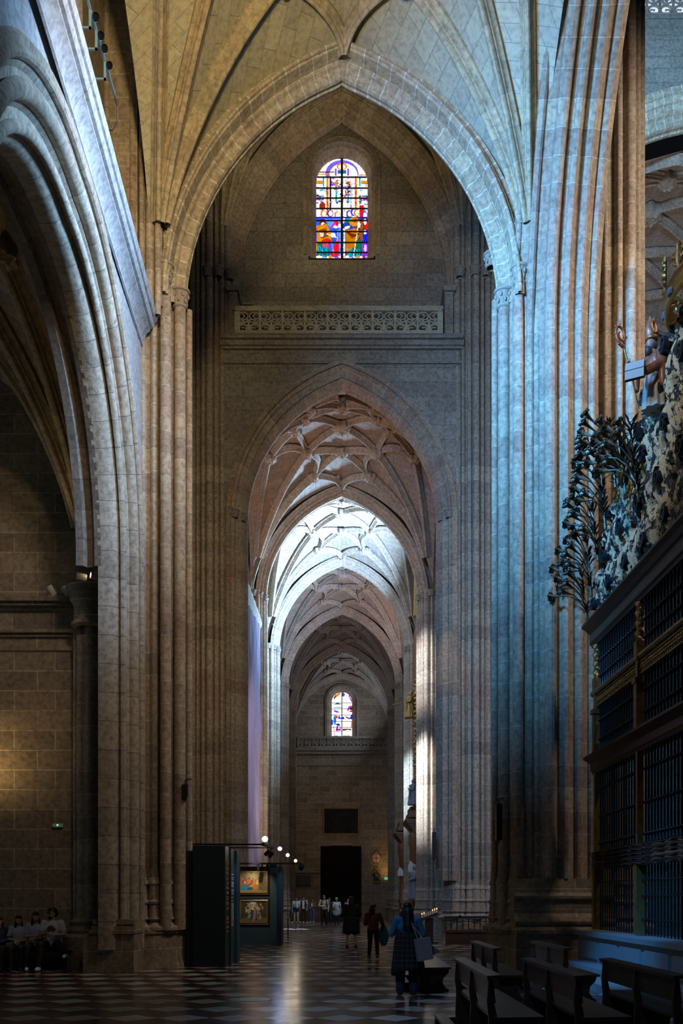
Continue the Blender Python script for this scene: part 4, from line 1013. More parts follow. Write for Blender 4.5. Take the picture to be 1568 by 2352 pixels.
# ------------------------------------------------------------------ exhibition displays (left)
NV=simple('navy_board_shaded',(.008,.016,.024),.5); NVL=simple('navy_board_lit',(.008,.028,.042),.6)  # one board in two copies, shade and light put into the colour
e=empty('exhibition_box',(-3.3,24.4,0),0,'tall near black exhibition box beside the left pier, gold lettering down its edge','display box')
def lb(nm,x0,x1,y0,y1,z0,z1,m,par=e,cx=-3.3,cy=24.4):
    mb=MB(); mb.box(x0-cx,x1-cx,y0-cy,y1-cy,z0,z1); return mb.build(nm,m,par)
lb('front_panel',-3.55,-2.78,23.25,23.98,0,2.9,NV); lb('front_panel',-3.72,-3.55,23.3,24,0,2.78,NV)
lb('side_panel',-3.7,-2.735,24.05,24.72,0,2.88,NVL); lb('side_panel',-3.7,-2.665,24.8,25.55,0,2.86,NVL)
mb=MB(); R=random.Random(2); z=2.55
while z>.75:
    h=R.uniform(.06,.10)
    if R.random()>.14:
        y=23.45
        for q in range(3): mb.box(.518,.535,y-24.4,y-24.4+.11,z-h,z-h+.022); mb.box(.518,.535,y-24.4+ (0 if R.random()<.5 else .09),y-24.4+.022+(0 if R.random()<.5 else .09),z-h,z); y+=.15
    z-=h+.035
mb.build('gold_lettering',simple('gold_letter_foil',(.7,.4,.12),.35,.6),e)
mb=MB(); z=2.25
while z>.95:
    for q in range(2): mb.box(.564,.572,24.15-24.4+.26*q,24.15-24.4+.26*q+R.uniform(.1,.22),z-.016,z)
    z-=.036 if R.random()>.12 else .08
mb.build('white_lettering',simple('white_letter_vinyl',(.55,.65,.7),.5),e)
# lamp rails of the near box
TR=empty('track_light',(-2.6,24.3,2.95),0,'black lamp rail reaching out from the near exhibition box, two heads','spotlight')
mb=MB(); 
for y in (23.6,25.1): mb.box(-1.0,.72 if y<24 else .80,y-24.3-.015,y-24.3+.015,-.02,.02)
mb.obox((.76,0,-.0),.04,.85,.03,Matrix.Rotation(-.07,3,'Z')); mb.build('rail',M['black'],TR)
def head(par,c,d,L=.17,r=.05,lit=None,mat=None,nm='lamp_head'):
    d=Vector(d).normalized(); q=d.to_track_quat('Z','Y').to_matrix(); mb=MB()
    mb.lathe([(0,-L/2),(r*.8,-L/2),(r,-L/2+.02),(r,L/2),(r*.85,L/2),(r*.8,L/2-.02),(0,L/2-.02)],c=c,n=14,M=q); o=mb.build(nm,mat or M['black'],par,angle=40)
    if lit:
        mb=MB(); mb.ball(Vector(c)+q@Vector((0,0,L/2-.012)),r*.72,r*.72,.012,n=5,M=q); mb.build('lens',lit,o)
    return o
LW=simple('cool_lamp_glow',(.9,.95,1),.4,emit=(.8,.9,1),es=8); LWW=simple('warm_lamp_glow',(1,.8,.5),.4,emit=(1,.72,.4),es=8); LB=simple('blue_lamp_glow',(.5,.6,1),.4,emit=(.45,.6,1),es=9)
head(TR,(.74,.1,-.16),(-.7,.4,-.6),lit=LW); head(TR,(.82,.25,-.2),(-.6,.5,-.7),lit=LW)
mb=MB(); mb.tube([(.74,.1,-.02),(.74,.1,-.12)],.012,6); mb.tube([(.82,.25,-.02),(.82,.25,-.14)],.012,6); mb.build('stem',M['black'],TR)
# far display with two framed paintings
f=empty('exhibition_box',(-3.1,34.3,0),0,'dark blue exhibition wall in the middle distance carrying two framed paintings','display box')
def lf(nm,x0,x1,y0,y1,z0,z1,m): 
    mb=MB(); mb.box(x0+3.1,x1+3.1,y0-34.3,y1-34.3,z0,z1); return mb.build(nm,m,f)
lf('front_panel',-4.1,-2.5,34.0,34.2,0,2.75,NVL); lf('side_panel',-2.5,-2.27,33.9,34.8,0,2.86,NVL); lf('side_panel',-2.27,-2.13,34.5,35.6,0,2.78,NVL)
def picture(label,x0,x1,z0,z1,y,cv,fw,fm,cat='painting',lip=None,nx=None):
    e=empty('framed_painting',((x0+x1)/2,y,(z0+z1)/2),0,label,cat); w=(x1-x0)/2;h=(z1-z0)/2
    mb=MB(); t=.05
    pr=[(0,0),(0,-.03),(.25*fw,-.06),(.5*fw,-.035),(.8*fw,-.05),(fw,-.02),(fw,0)]
    c=[(-w,-h),(w,-h),(w,h),(-w,h),(-w,-h)]; dg=[(1,1),(-1,1),(-1,-1),(1,-1),(1,1)]
    rows=[[(cx+sx*a-0,b,cz+sz*a) for a,b in pr] for (cx,cz),(sx,sz) in zip(c,dg)]
    mb.grid(rows,[[(k,i) for k in range(len(pr))] for i in range(5)]); mb.build('frame',fm,e)
    if lip:
        mb=MB()
        for (a0,a1,b0,b1) in ((-w+fw-.02,w-fw+.02,h-fw,h-fw+.02),(-w+fw-.02,w-fw+.02,-h+fw-.02,-h+fw),(-w+fw-.02,-w+fw,-h+fw,h-fw),(w-fw,w-fw+.02,-h+fw,h-fw)): mb.box(a0,a1,-.045,0,b0,b1)
        mb.build('gilt_fillet',lip,e)
    W=w-fw;H=h-fw
    raster_mesh('canvas',cv,lambda u,v:(-W+2*W*u,-.012,-H+2*H*v),PM,e)
    return e
def pic1():
    c=Cv(84,66,(.22,.17,.08)); R=np.random.RandomState(1)
    for k in range(220):
        x,y=R.rand(),R.rand(); g=max(0,1-math.hypot((x-.48)/.35,(y-.25)/.35)); c.ell(x,y,R.uniform(.03,.09),R.uniform(.02,.06),(.16+.5*g+.05*R.rand(),.13+.42*g,.06+.22*g),R.uniform(0,180))
    c.poly([(.66,.62),(.75,.56),(.88,.5),(1,.44),(1,1),(.7,1)],(.14,.12,.06)); c.poly([(0,.92),(.3,.86),(1,.9),(1,1),(0,1)],(.35,.2,.05))
    for k in range(40): c.ell(R.uniform(.68,1),R.uniform(.6,1),.03,.01,(.3*R.rand(),.22*R.rand(),.05),R.uniform(-30,30))
    for (x,y,col) in ((.08,.5,(.55,.06,.02)),(.12,.42,(.45,.05,.02)),(.27,.52,(.8,.15,.02)),(.33,.5,(.75,.2,.02)),(.38,.42,(.6,.25,.05)),(.46,.44,(.5,.1,.1)),(.52,.48,(.7,.3,.05))): c.ell(x,y,.05,.12,col,8)
    for x,y in ((.08,.36),(.17,.45),(.28,.4),(.36,.35),(.44,.37),(.5,.38),(.62,.4)): c.ell(x,y,.022,.03,(.6,.35,.2))
    c.poly([(.13,.5),(.2,.46),(.22,.75),(.3,.9),(.02,.92),(.06,.7)],(.02,.25,.35)); c.ell(.16,.52,.03,.06,(.4,.6,.65)); c.poly([(.25,.82),(.42,.68),(.46,.86),(.3,.9)],(.02,.1,.28))
    c.poly([(.3,.72),(.55,.5),(.6,.55),(.45,.75)],(.8,.35,.04)); c.poly([(.42,.7),(.55,.55),(.58,.85),(.5,.88)],(.6,.25,.03)); c.poly([(.6,.42),(.66,.4),(.69,.62),(.58,.62)],(.85,.6,.35)); c.line(.67,.5,.73,.34,.012,(.85,.6,.35)); c.poly([(.56,.6),(.7,.6),(.68,.74),(.58,.74)],(.55,.25,.04)); c.line(.6,.74,.59,.86,.012,(.75,.5,.25)); c.line(.66,.74,.68,.84,.012,(.75,.5,.25)); c.line(.62,.3,.68,.02,.004,(.3,.2,.1))
    c.jitter(.18,4,2); return c
def pic2():
    c=Cv(84,66,(.03,.035,.02)); R=np.random.RandomState(2)
    for k in range(200):
        x,y=R.rand(),R.rand(); g=max(0,1-math.hypot((x-.48)/.3,(y-.4)/.45)); c.ell(x,y,R.uniform(.04,.1),R.uniform(.03,.07),(.05+.65*g,.05+.5*g,.03+.25*g),R.uniform(0,180))
    c.poly([(0,.85),(.3,.75),(.7,.8),(1,.78),(1,1),(0,1)],(.13,.1,.04)); c.ell(.48,.1,.12,.06,(.5,.5,.5))
    for (x,y) in ((.2,.36),(.22,.5),(.25,.44),(.3,.16),(.75,.14),(.72,.36),(.83,.32),(.32,.72),(.7,.8),(.78,.7)):
        for q in range(4): c.ell(x+R.uniform(-.05,.05),y+R.uniform(-.06,.06),.035,.016,(.6,.33,.18),R.uniform(0,180))
    c.poly([(.42,.32),(.55,.24),(.62,.45),(.62,.75),(.68,.9),(.4,.9),(.34,.84),(.4,.7),(.38,.45)],(.01,.08,.2)); c.poly([(.5,.28),(.56,.3),(.58,.5),(.56,.86),(.46,.88),(.5,.6)],(.6,.12,.06)); c.ell(.5,.23,.03,.05,(.75,.5,.3)); c.ell(.46,.36,.035,.06,(.8,.7,.55)); c.ell(.49,.92,.04,.04,(.25,.25,.22)); c.poly([(.3,.88),(.4,.82),(.44,.88)],(.01,.1,.22))
    c.jitter(.18,6,2); return c
FD=simple('dark_picture_frame',(.03,.018,.012),.35); GF=simple('gilt_fillet',(.6,.35,.1),.35,.7)
picture('upper framed painting, a crowd of orange and blue figures under a tall sky',-3.64,-2.50,1.74,2.68,33.99,pic1(),.115,FD,lip=GF)
picture('lower framed painting, a red and blue robed figure in a golden glow',-3.64,-2.50,.70,1.66,33.99,pic2(),.115,FD,lip=GF)
T2=empty('track_light',(-2.3,33.3,2.84),0,'thin black lamp rail above the two paintings with small hanging heads','spotlight')
mb=MB(); mb.box(-1.7,.92,-.02,.02,-.02,.02); mb.box(-1.7,.9,.45,.48,-.02,.02); mb.box(-.5,-.46,0,.75,-.02,.02); mb.box(-.5,-.46,.70,.75,-.15,.02); mb.build('rail',M['black'],T2)
head(T2,(.92,0,-.12),(-.2,.9,-.6),r=.09,L=.2); head(T2,(-.55,.0,-.15),(-.1,.5,-1),r=.05,L=.24); head(T2,(-.25,.1,-.08),(-.2,.6,-.8),r=.045,L=.16,lit=LB)
spot('lamp_painting',(-2.9,32.4,3.1),(-3.07,34,1.6),95,(1,.9,.72),58,.5,.05)
spot('lamp_box_side',(-1.9,24.0,2.75),(-2.7,25.0,1.6),22,(.6,.8,1),70,.5,.05)
spot('lamp_far_box_edge',(-1.3,33.6,2.75),(-2.2,35.2,1.6),40,(.4,.7,1),60,.5,.05)
# bulbs on poles
def polelamp(label,x,y,z,gl,z0):
    e=empty('display_lamp',(x,y,z0),0,label,'lamp',None); mb=MB(); mb.tube([(0,0,0),(0,0,z-z0-.05)],.012,6); mb.build('pole',M['black'],e)
    mb=MB(); mb.lathe([(.0,z-z0-.1),(.04,z-z0-.09),(.05,z-z0-.03),(.0,z-z0)],n=10); mb.build('socket',M['black'],e)
    mb=MB(); mb.ball((0,0,z-z0+.04),.075,n=7); mb.build('bulb',gl,e,smooth=True)
    l=bpy.data.lights.new('bulb_light','POINT'); l.energy=14; l.color=(1,.85,.6) if gl is not LB else (.5,.6,1); l.shadow_soft_size=.07; lo=bpy.data.objects.new('bulb_light',l); COL.objects.link(lo); lo.location=(x+.02,y-.12,z+.04)
    return e
polelamp('first white bulb, on the lamp rail of the near exhibition box',-1.98,25.1,3.13,LW,2.95)
polelamp('second bulb, bluish, above the two framed paintings',-2.22,34.9,3.38,LB,2.80)
polelamp('third bulb, white, farther along the row of displays',-2.28,41.0,3.42,LW,0)
polelamp('fourth bulb, warm yellow, last of the row of displays',-2.28,48.0,3.45,LWW,0)
# label stand, floor sticker
e=empty('sign_stand',(-1.98,36.0,0),0,'slim black label stand on the floor right of the paintings','stand')
mb=MB(); mb.lathe([(0,0),(.14,0),(.14,.02),(.02,.03),(0,.03)],n=20); mb.build('base',M['black'],e)
mb=MB(); mb.tube([(0,0,.02),(0,0,.9)],.012,8); mb.build('pole',M['black'],e)
mb=MB(); mb.obox((.0,0,.93),.13,.10,.006,Matrix.Rotation(.6,3,'Y')); mb.build('label_plate',simple('grey_plate',(.2,.22,.24),.4),e)
mb=MB(); mb.lathe([(0,0.002),(.34,.002),(.34,.006),(0,.006)],n=40); mb.cur=1
for k in range(4): mb.box(-.16,.14-.03*k,-.14+.08*k,-.10+.08*k,.0062,.0075)
o=mb.build('floor_sticker',[simple('teal_vinyl',(.03,.2,.2),.3),M['white']]); o.location=(-1.5,15.85,0); tag(o,'round teal sticker stuck on the marble floor','sticker')
# ------------------------------------------------------------------ purple cloth
mb=MB(); rows=[];us=[]; R=random.Random(8)
ny,nz=60,40
for i in range(ny+1):
    y=37.7+(45.2-37.7)*i/ny; row=[];u=[]
    for j in range(nz+1):
        zt=13.3+.9*i/ny; z=.6+(zt-.6)*j/nz
        x=-3.80+.05*math.sin(i*.9+math.sin(j*.25))+.03*math.sin(i*2.3+j*.12)+.03*math.sin(j*.7+i*.15)*math.sin(i*.35)
        row.append((x,y,z)); u.append((y,z))
    rows.append(row); us.append(u)
mb.grid(rows,us); rows2=[[(p[0]-.03,p[1],p[2]) for p in r] for r in rows]; mb.grid(rows2,us)
o=mb.build('hanging_cloth',simple('purple_grey_cloth',(.30,.25,.38),.85,noise=.15,nscale=3),smooth=True); tag(o,'tall purple grey cloth hung down between the left aisle piers','cloth')
mb=MB(); rows=[];
for (z0,z1) in ((0,0),): 
    for i in range(21):
        y=37.6+(45.4-37.6)*i/20; zt=13.35+.9*i/20; h=1.0-.55*i/20+.05*math.sin(i*2.1); rows.append([(-3.78,y,zt-.05),(-3.70,y,zt+h*.4),(-3.78,y,zt+h),(-3.84,y,zt+h),(-3.84,y,zt-.05),(-3.78,y,zt-.05)])
mb.grid(rows,[[(k,i) for k in range(6)] for i in range(21)]); o=mb.build('cream_drape',simple('cream_cloth',(.55,.48,.33),.8)); tag(o,'cream strip of cloth above the tall purple cloth','cloth')
# ------------------------------------------------------------------ end wall furnishing
cvd=Cv(40,30,(.006,.007,.009)); Rn=np.random.RandomState(4)
for k in range(50): cvd.ell(Rn.rand(),Rn.rand(),.1,.05,tuple(np.array((.01,.011,.013))*Rn.uniform(.5,1.6)),Rn.uniform(0,180))
picture('very dark painting in a gilt frame high on the end wall above the door',-1.69,1.56,7.1,9.55,84.38,cvd,.17,simple('gilt_frame_dull',(.45,.27,.09),.4,.5,noise=.6,nscale=2))
d=empty('door_1',(-.08,84.36,0)); d['kind']='structure'
mb=MB(); mb.box(-1.75,1.75,-.12,0,0,6.15); mb.build('door_frame',M.setdefault('door',simple('old_door_wood',(.010,.007,.006),.9,spec=.1)),d)
for sx in (-1,1):
    mb=MB(); mb.box(min(0.02*sx,1.5*sx),max(.02*sx,1.5*sx),-.20,-.12,.05,5.9)
    for r_ in range(6):
        for c_ in range(2):
            x0=sx*(.15+.66*c_); x1=sx*(.15+.66*c_+.55); mb.box(min(x0,x1),max(x0,x1),-.24,-.20,.25+.93*r_,.25+.93*r_+.78)
    mb.build('door_leaf',M['door'],d)
mb=MB(); mb.box(-1.0,.85,84.2,84.4,6.2,6.5); o=mb.build('stone_plaque',M['web2']); tag(o,'pale stone plaque just above the dark end door','plaque')
e=empty('cross_medallion',(2.97,84.3,5.1),0,'round white plaque with a red cross in a carved frame on the end wall','plaque')
mb=MB(); mb.lathe([(0,-.02),(.36,-.02),(.36,.05),(0,.05)],n=32,axis='Y'); mb.build('disc',simple('cream_plaque',(.5,.42,.33),.6),e)
mb=MB(); mb.lathe([(.35,.04),(.38,-.06),(.43,-.07),(.46,-.02),(.46,.05)],n=32,axis='Y'); mb.ball((0,-.02,.52),.12,.05,.09,n=6); mb.ball((-.14,-.02,.48),.09,.05,.06,n=6); mb.ball((.14,-.02,.48),.09,.05,.06,n=6); mb.build('carved_rim',M['gold'],e)
mb=MB(); mb.box(-.03,.03,-.045,-.02,-.3,.3); mb.box(-.3,.3,-.045,-.02,-.03,.03); mb.build('red_cross',simple('red_paint',(.4,.05,.03),.6),e)
e=empty('carved_cartouche',(2.97,84.33,3.55),0,'gilded carved cartouche with a dark oval below the cross plaque','ornament')
mb=MB(); R=random.Random(4)
for k in range(46):
    a=2*PI*k/46; rr=1+.18*math.sin(5*a); mb.ball((.30*rr*math.cos(a),-.05,.58*rr*math.sin(a)),R.uniform(.05,.11),.08,R.uniform(.05,.11),n=5)
for k in range(8): mb.ball((R.uniform(-.15,.15),-.05,.62+.05*k*.6),.07,.06,.07,n=5)
mb.build('gilt_carving',simple('dark_gold_carving',(.32,.19,.06),.45,.6,noise=.5,nscale=9),e,smooth=True)
mb=MB(); mb.ball((0,-.03,0),.22,.06,.45,n=10); mb.build('oval_panel',simple('dark_oval',(.02,.025,.03),.3),e,smooth=True)
def boxthing(name,label,cat,c,sx,sy,sz,m,led=None,ledc=(0,0,0)):
    e=empty(name,c,0,label,cat); mb=MB(); mb.obox((0,0,0),sx,sy,sz,Matrix.Identity(3)); o=mb.build('housing',m,e)
    bv=o.modifiers.new('b','BEVEL'); bv.width=min(sx,sz)*.25; bv.segments=2
    if led: mb=MB(); mb.obox(ledc,.014,.006,.014,Matrix.Identity(3)) ; mb.build('indicator_light',led,e)
    return e
GLED=simple('green_led',(0,.6,.2),.4,emit=(.05,1,.3),es=3)
boxthing('emergency_light','small white emergency light with green dot on the chapel wall','lamp',(-6.76,23.22,3.38),.125,.03,.045,M['white'],GLED,(0,-.032,.01))
e=boxthing('exit_light','tiny green lit exit sign low on the end wall right side','sign',(3.88,84.3,3.35),.22,.04,.10,simple('green_glow',(0,.2,.1),.4,emit=(.1,.8,.4),es=.5))
mb=MB(); mb.box(-4.05,-2.7,84.15,84.4,2.75,3.5); mb.box(-4.1,-2.65,84.1,84.4,3.5,3.62); o=mb.build('wall_panel',M['black']); tag(o,'dark carved panel on the end wall left of the door','panel')
mb=MB(); mb.box(-4.2,-1.85,84.2,84.4,3.85,3.93); tag(mb.build('trim_29',M['web2']),kind='structure')
# ------------------------------------------------------------------ wooden altars, organ case on the right
def altar(label,x,y,s=1.0):
    e=empty('wooden_altarpiece',(x,y,0),0,label,'altar'); Wd=M['wood']
    mb=MB()
    for k,(z,dx,h) in enumerate(((5.0,.05,.12),(5.12,.12,.10),(5.22,.22,.12),(5.34,.32,.10),(5.44,.42,.12),(5.56,.5,.10),(5.75,.3,.25),(6.0,.2,.3))): mb.box(-dx*.9,.9,-1.1-dx*.6,1.1+dx*.6,z,z+h)
    mb.build('entablature',Wd,e)
    p=None
    for yy in (-.95,-.45,.45,.95):
        if p is None:
            mb=MB(); mb.lathe([(.13,1.55),(.13,1.62),(.09,1.7),(.085,4.1),(.11,4.15),(.10,4.3),(.16,4.5),(.17,4.95),(.12,5.02)],n=16); p=o=mb.build('column',Wd,e,angle=40)
        else: o=p.copy(); COL.objects.link(o); o.parent=e
        o.location=(.02,yy,0)
    mb=MB(); mb.box(-.1,.9,-1.15,1.15,0,.25); mb.box(-.06,.9,-1.1,1.1,.25,1.35); mb.box(-.12,.9,-1.18,1.18,1.35,1.55); mb.build('base',Wd,e)
    mb=MB(); mb.box(.35,.9,-1.0,1.0,1.5,5.0); mb.build('back_panel',M['darkwood'],e)
    return e
altar('nearer wooden altar with stepped brown cornice between the bright right piers',3.66,50.6)
altar('farther wooden altar with stepped brown cornice, second on the right side',3.66,60.3)
for (x,y,lb_) in ((3.52,49.55,'white lectern like box jutting from the nearer wooden altar'),(3.55,59.25,'white lectern like box jutting from the farther wooden altar')):
    mb=MB(); mb.prism([(-.16,3.0),(.16,3.0),(.16,3.35),(-.05,3.55),(-.16,3.3)],lambda a,b:(a,-.14,b),lambda a,b:(a,.14,b)); o=mb.build('collection_box',M['white']); o.location=(x,y,0); tag(o,lb_,'box')
def figure(name,label,x,y,z,h,mat,cat='statue',seed=1,lean=0):
    R=random.Random(seed); mb=MB(); mb.lathe([(0,0),(.24*h,0),(.25*h,.05*h),(.19*h,.3*h),(.16*h,.5*h),(.17*h,.68*h),(.20*h,.76*h),(.08*h,.83*h),(.06*h,.86*h)],n=18); mb.ball((0,-.01,.91*h),.085*h,.09*h,.10*h,n=8)
    mb.tube([(-.18*h,0,.76*h),(-.28*h,-.08*h,.62*h),(-.22*h,-.2*h,.66*h)],[.06*h,.05*h,.035*h],8); mb.tube([(.18*h,0,.76*h),(.26*h,-.05*h,.6*h),(.16*h,-.2*h,.55*h)],[.06*h,.05*h,.035*h],8)
    for k in range(9): a=R.uniform(0,6.28); mb.tube([(.17*h*math.cos(a),.17*h*math.sin(a),.6*h),(.23*h*math.cos(a+.2),.23*h*math.sin(a+.2),.05*h)],.025*h,6)
    o=mb.build(name,mat,smooth=True); o.location=(x,y,z); o.rotation_euler=(0,lean,-PI/2); tag(o,label,cat); return o
SW=simple('painted_white_statue',(.22,.23,.25),.5,noise=.4,nscale=8)
figure('statue','pale statue standing on top of the nearer wooden altar',3.6,48.8,6.3,1.3,SW,seed=1)
figure('statue','pale draped statue low beside the nearer wooden altar, by the bright pier',3.62,47.9,1.6,1.7,SW,seed=2)
e=empty('organ_case',(3.9,49.3,0),0,'gilded carved organ case strip behind the bright right pier','organ')
mb=MB(); mb.box(-.2,.8,-1.6,1.2,6.35,15.3); mb.build('case',M['wood'],e)
mb=MB(); R=random.Random(3)
for k in range(120):
    z=7.4+k*.042; mb.ball((-.24+.06*math.sin(k*.9),-1.55+.35*(k%3),z),R.uniform(.05,.12),R.uniform(.06,.12),R.uniform(.04,.1),n=4)
mb.build('gilt_garland',M['gold'],e,smooth=True)
mb=MB(); mb.prism([(-.12,-.9),(.35,-1.1),(.35,1.1),(-.08,1.0)],lambda a,b:(a-.28,-2.0,16.3+b),lambda a,b:(a-.28,-1.6,16.3+b)); mb.tube([(-.28,-1.9,17.3),(-.38,-1.9,17.45),(-.3,-1.9,17.6),(-.2,-1.9,17.5),(-.26,-1.9,17.4)],.05,8); mb.ball((-.3,-1.9,17.75),.12,n=7); mb.build('gilt_crest',simple('bright_gilt',(.75,.45,.08),.35,.5),e)
gs=figure('angel_figure','gilded angel with trumpet projecting from the organ case',3.45,48.6,10.6,1.35,M['gold'],seed=5,lean=0)
mb=MB(); mb.tube([(0,-.2,.9),(-.1,-.6,.75),(-.15,-.9,.7)],[.02,.02,.06],8); mb.tube([(.1,.05,1.0),(.1,.35,1.5),(.05,.2,1.7)],[.08,.05,.02],8); mb.build('trumpet_and_wing',M['gold'],gs)
# candle stand
e=empty('candle_stand',(3.18,35.6,0),0,'black votive candle stand with lit red candles at the foot of the transept pier','candle stand')
mb=MB(); mb.obox((0,0,.98),.32,.22,.05,Matrix.Rotation(-.35,3,'Y')); mb.build('tray',M['darkwood'],e)
mb=MB(); mb.box(-.14,.14,-.14,.14,.03,.92); mb.box(-.3,.3,-.25,.25,0,.06); mb.build('pedestal',M['black'],e)
CD=simple('candle_wax',(.7,.62,.6),.5); FL=simple('flame',(1,.5,.2),.5,emit=(1,.35,.1),es=5)
for k in range(8):
    x=-.27+.077*k; z=1.02+x*.36; mb=MB(); mb.tube([(x,-.12,z),(x,-.12,z+.13)],.022,8); c=mb.build('candle',CD,e)
    if k in (0,1,5,6,7): mb=MB(); mb.ball((x,-.12,z+.155),.016,.016,.03,n=5); mb.build('flame',FL,c)
# dark railing
e=empty('wooden_rail_bench',(4.6,35.2,0),0,'black wooden railed bench in shadow against the right transept pier','bench')
mb=MB(); mb.box(-.85,.9,-.35,.2,0,.45); mb.box(-.9,.92,-.4,.2,.42,.5); mb.build('seat',M['darkwood'],e)
mb=MB(); mb.box(-.9,.95,.12,.2,.92,1.0); mb.tube([(-.9,-.35,.85),(-.6,-.2,.9),(-.3,.1,1.02)],.03,8); mb.build('rail',M['black'],e)
for k in range(9): mb=MB(); mb.tube([(-.85+.21*k,.15,.5),(-.85+.21*k,.15,.95)],.022,6); mb.build('baluster',M['darkwood'],e)
# column speakers
for (x,y,z,h,lb_) in ((3.66,22.75,3.0,.85,'slim black column speaker hung on the near right pier'),(3.42,36.2,3.1,1.0,'slim black column speaker hung on the right transept pier beside the bright pier'),(-3.72,23.2,4.05,.3,'small black speaker on the near left pier edge')):
    e=empty('wall_speaker',(x,y,z),0,lb_,'speaker'); mb=MB(); mb.box(-.07,.07,-.08,.06,0,h); mb.build('cabinet',M['black'],e)
    mb=MB(); mb.tube([(0,0,h),(.0,0,h+.12),(.12,.1,h+.14)],.015,6); mb.tube([(0,0,0),(0,.02,-.08)],.02,6); mb.build('bracket',M['black'],e)
boxthing('loudspeaker','black loudspeaker box at the left end of the stone balcony','speaker',(-3.55,36.9,23.7),.22,.2,.32,M['black'])
# ------------------------------------------------------------------ floodlights
e=empty('floodlight_rail',(-4.12,16.2,16.2),0,'steel rail with four black floodlights on the top left cornice','spotlight')
ST=simple('blue_steel',(.25,.4,.45),.35,.7)
def CE(y): return Vector((XW(y)+.37+.012*(22.8-y)+4.05, y-16.2, 15.32-16.2))
mb=MB(); mb.obox((.0,-.1,.0),.02,1.55,.02,Matrix.Identity(3)); mb.build('rail',ST,e)
for y in (-.25,.15,.75): mb=MB(); mb.box(-.5,.02,y-.015,y+.015,-.33,-.30); mb.box(-.015,.02,y-.015,y+.015,-.33,.0); mb.build('bracket',ST,e)
for k,y in enumerate((-.1,.25,.5,.84)):
    h_=head(e,(.06,y,.0),(.25,-1,-.75),L=.2,r=.055,mat=M.setdefault('matte',simple('matte_black',(.004,.004,.005),.95,spec=.05)),nm='floodlight'); mb=MB(); mb.tube([(.0,y+.09,0),(.05,y+.09,.02)],.02,6); mb.build('yoke',M['white'],h_)
mb=MB(); mb.tube([(.0,1.45,0),(.02,1.6,-.1),(.0,1.7,-.3),(-.1,1.75,-.42),(-.3,1.75,-.42)],.012,6); mb.build('cable',M['black'],e)
e=empty('floodlight_rail',(0,36.6,23.55),0,'low rail with four pale square floodlights on the stone balcony','spotlight')
mb=MB(); mb.tube([(-1.8,0,.15),(1.3,0,.15)],.025,6); mb.build('rail',M['black'],e)
for k in range(4): x=-.68+.32*k; mb=MB(); mb.obox((x,0,.22),.13,.06,.10,Matrix.Rotation(.3,3,'X')); o=mb.build('floodlight',simple('pale_flood_%d'%k,(.16,.35,.42),.35) if k==0 else bpy.data.materials['pale_flood_0'],e)
for k in range(4): x=-1.7+.95*k; mb=MB(); mb.tube([(x,0,-.2),(x,0,.15)],.018,6); mb.build('post',M['black'],e)
e=empty('spotlight_pair',(-5.85,22.75,8.98),0,'pair of glowing white spotlights on the round capital at the chapel corner','spotlight')
mb=MB(); mb.box(-.3,.35,-.05,.05,0,.03); mb.build('plate',M['white'],e)
head(e,(-.22,0,.17),(-1,-.3,.15),L=.24,r=.08,mat=M['white'],lit=LWW); head(e,(.14,0,.17),(-1,-.5,.1),L=.30,r=.08,mat=M['white'],lit=LWW)
e=empty('spotlight_pair',(-6.7,22.95,8.72),0,'pair of unlit white spotlights on the chapel cornice','spotlight')
mb=MB(); mb.box(-.2,.35,-.05,.05,0,.03); mb.build('plate',M['white'],e)
head(e,(-.12,0,.16),(-.5,-.2,.9),L=.24,r=.07,mat=M['white']); head(e,(.2,0,.16),(-.6,-.2,.8),L=.22,r=.07,mat=M['white'])
spot('lamp_capital',(-6.3,22.5,9.3),(-8.2,19.5,13),60,(1,.75,.4),110,.6,.1)
# ------------------------------------------------------------------ people
SKIN=simple('skin',(.50,.30,.21),.55); HAIRD=simple('dark_hair',(.012,.009,.008),.45); HAIRG=simple('grey_hair',(.22,.19,.16),.6)
EYE=simple('eye_dark',(.02,.015,.012),.2); LIP=simple('lip',(.34,.12,.10),.5)
def cap(mb,a,b,ra,rb,n=12):
    a=Vector(a);b=Vector(b);d=b-a;L=d.length
    if L<1e-5: mb.ball(a,ra,n=7); return
    q=d.to_track_quat('Z','Y').to_matrix(); pr=[(0,-ra)]+[(ra*math.sin(t),-ra*math.cos(t)) for t in (.4,.8,1.2,PI/2)]+[(ra+(rb-ra)*k/4,L*k/4) for k in (1,2,3)]+[(rb*math.cos(t),L+rb*math.sin(t)) for t in (0,.4,.8,1.2)]+[(0,L+rb)]
    mb.lathe(pr,c=a,n=n,M=q)
def remesh(mb,name,mat,parent,vox,smooth=4):
    me=bpy.data.meshes.new(name+'_raw'); me.from_pydata([tuple(v) for v in mb.v],[],mb.f)
    bm=bmesh.new(); bm.from_mesh(me); bmesh.ops.remove_doubles(bm,verts=bm.verts,dist=1e-5); bm.to_mesh(me); bm.free()
    o=bpy.data.objects.new('tmp',me); COL.objects.link(o); r=o.modifiers.new('r','REMESH'); r.mode='VOXEL'; r.voxel_size=vox
    s=o.modifiers.new('s','SMOOTH'); s.factor=.5; s.iterations=smooth
    dg=bpy.context.evaluated_depsgraph_get(); m2=bpy.data.meshes.new_from_object(o.evaluated_get(dg)); bpy.data.objects.remove(o); bpy.data.meshes.remove(me)
    m2.materials.clear(); m2.name=name; return link(name,m2,mat,parent,True)
STAND=dict(pel=(0,0,.93),wai=(0,0,1.09),che=(0,.0,1.26),nek=(0,.01,1.43),hed=(0,-.015,1.58),shL=(.175,.01,1.38),elL=(.23,.04,1.10),wrL=(.22,-.06,.87),hiL=(.085,0,.90),knL=(.10,-.03,.50),anL=(.11,.02,.09))
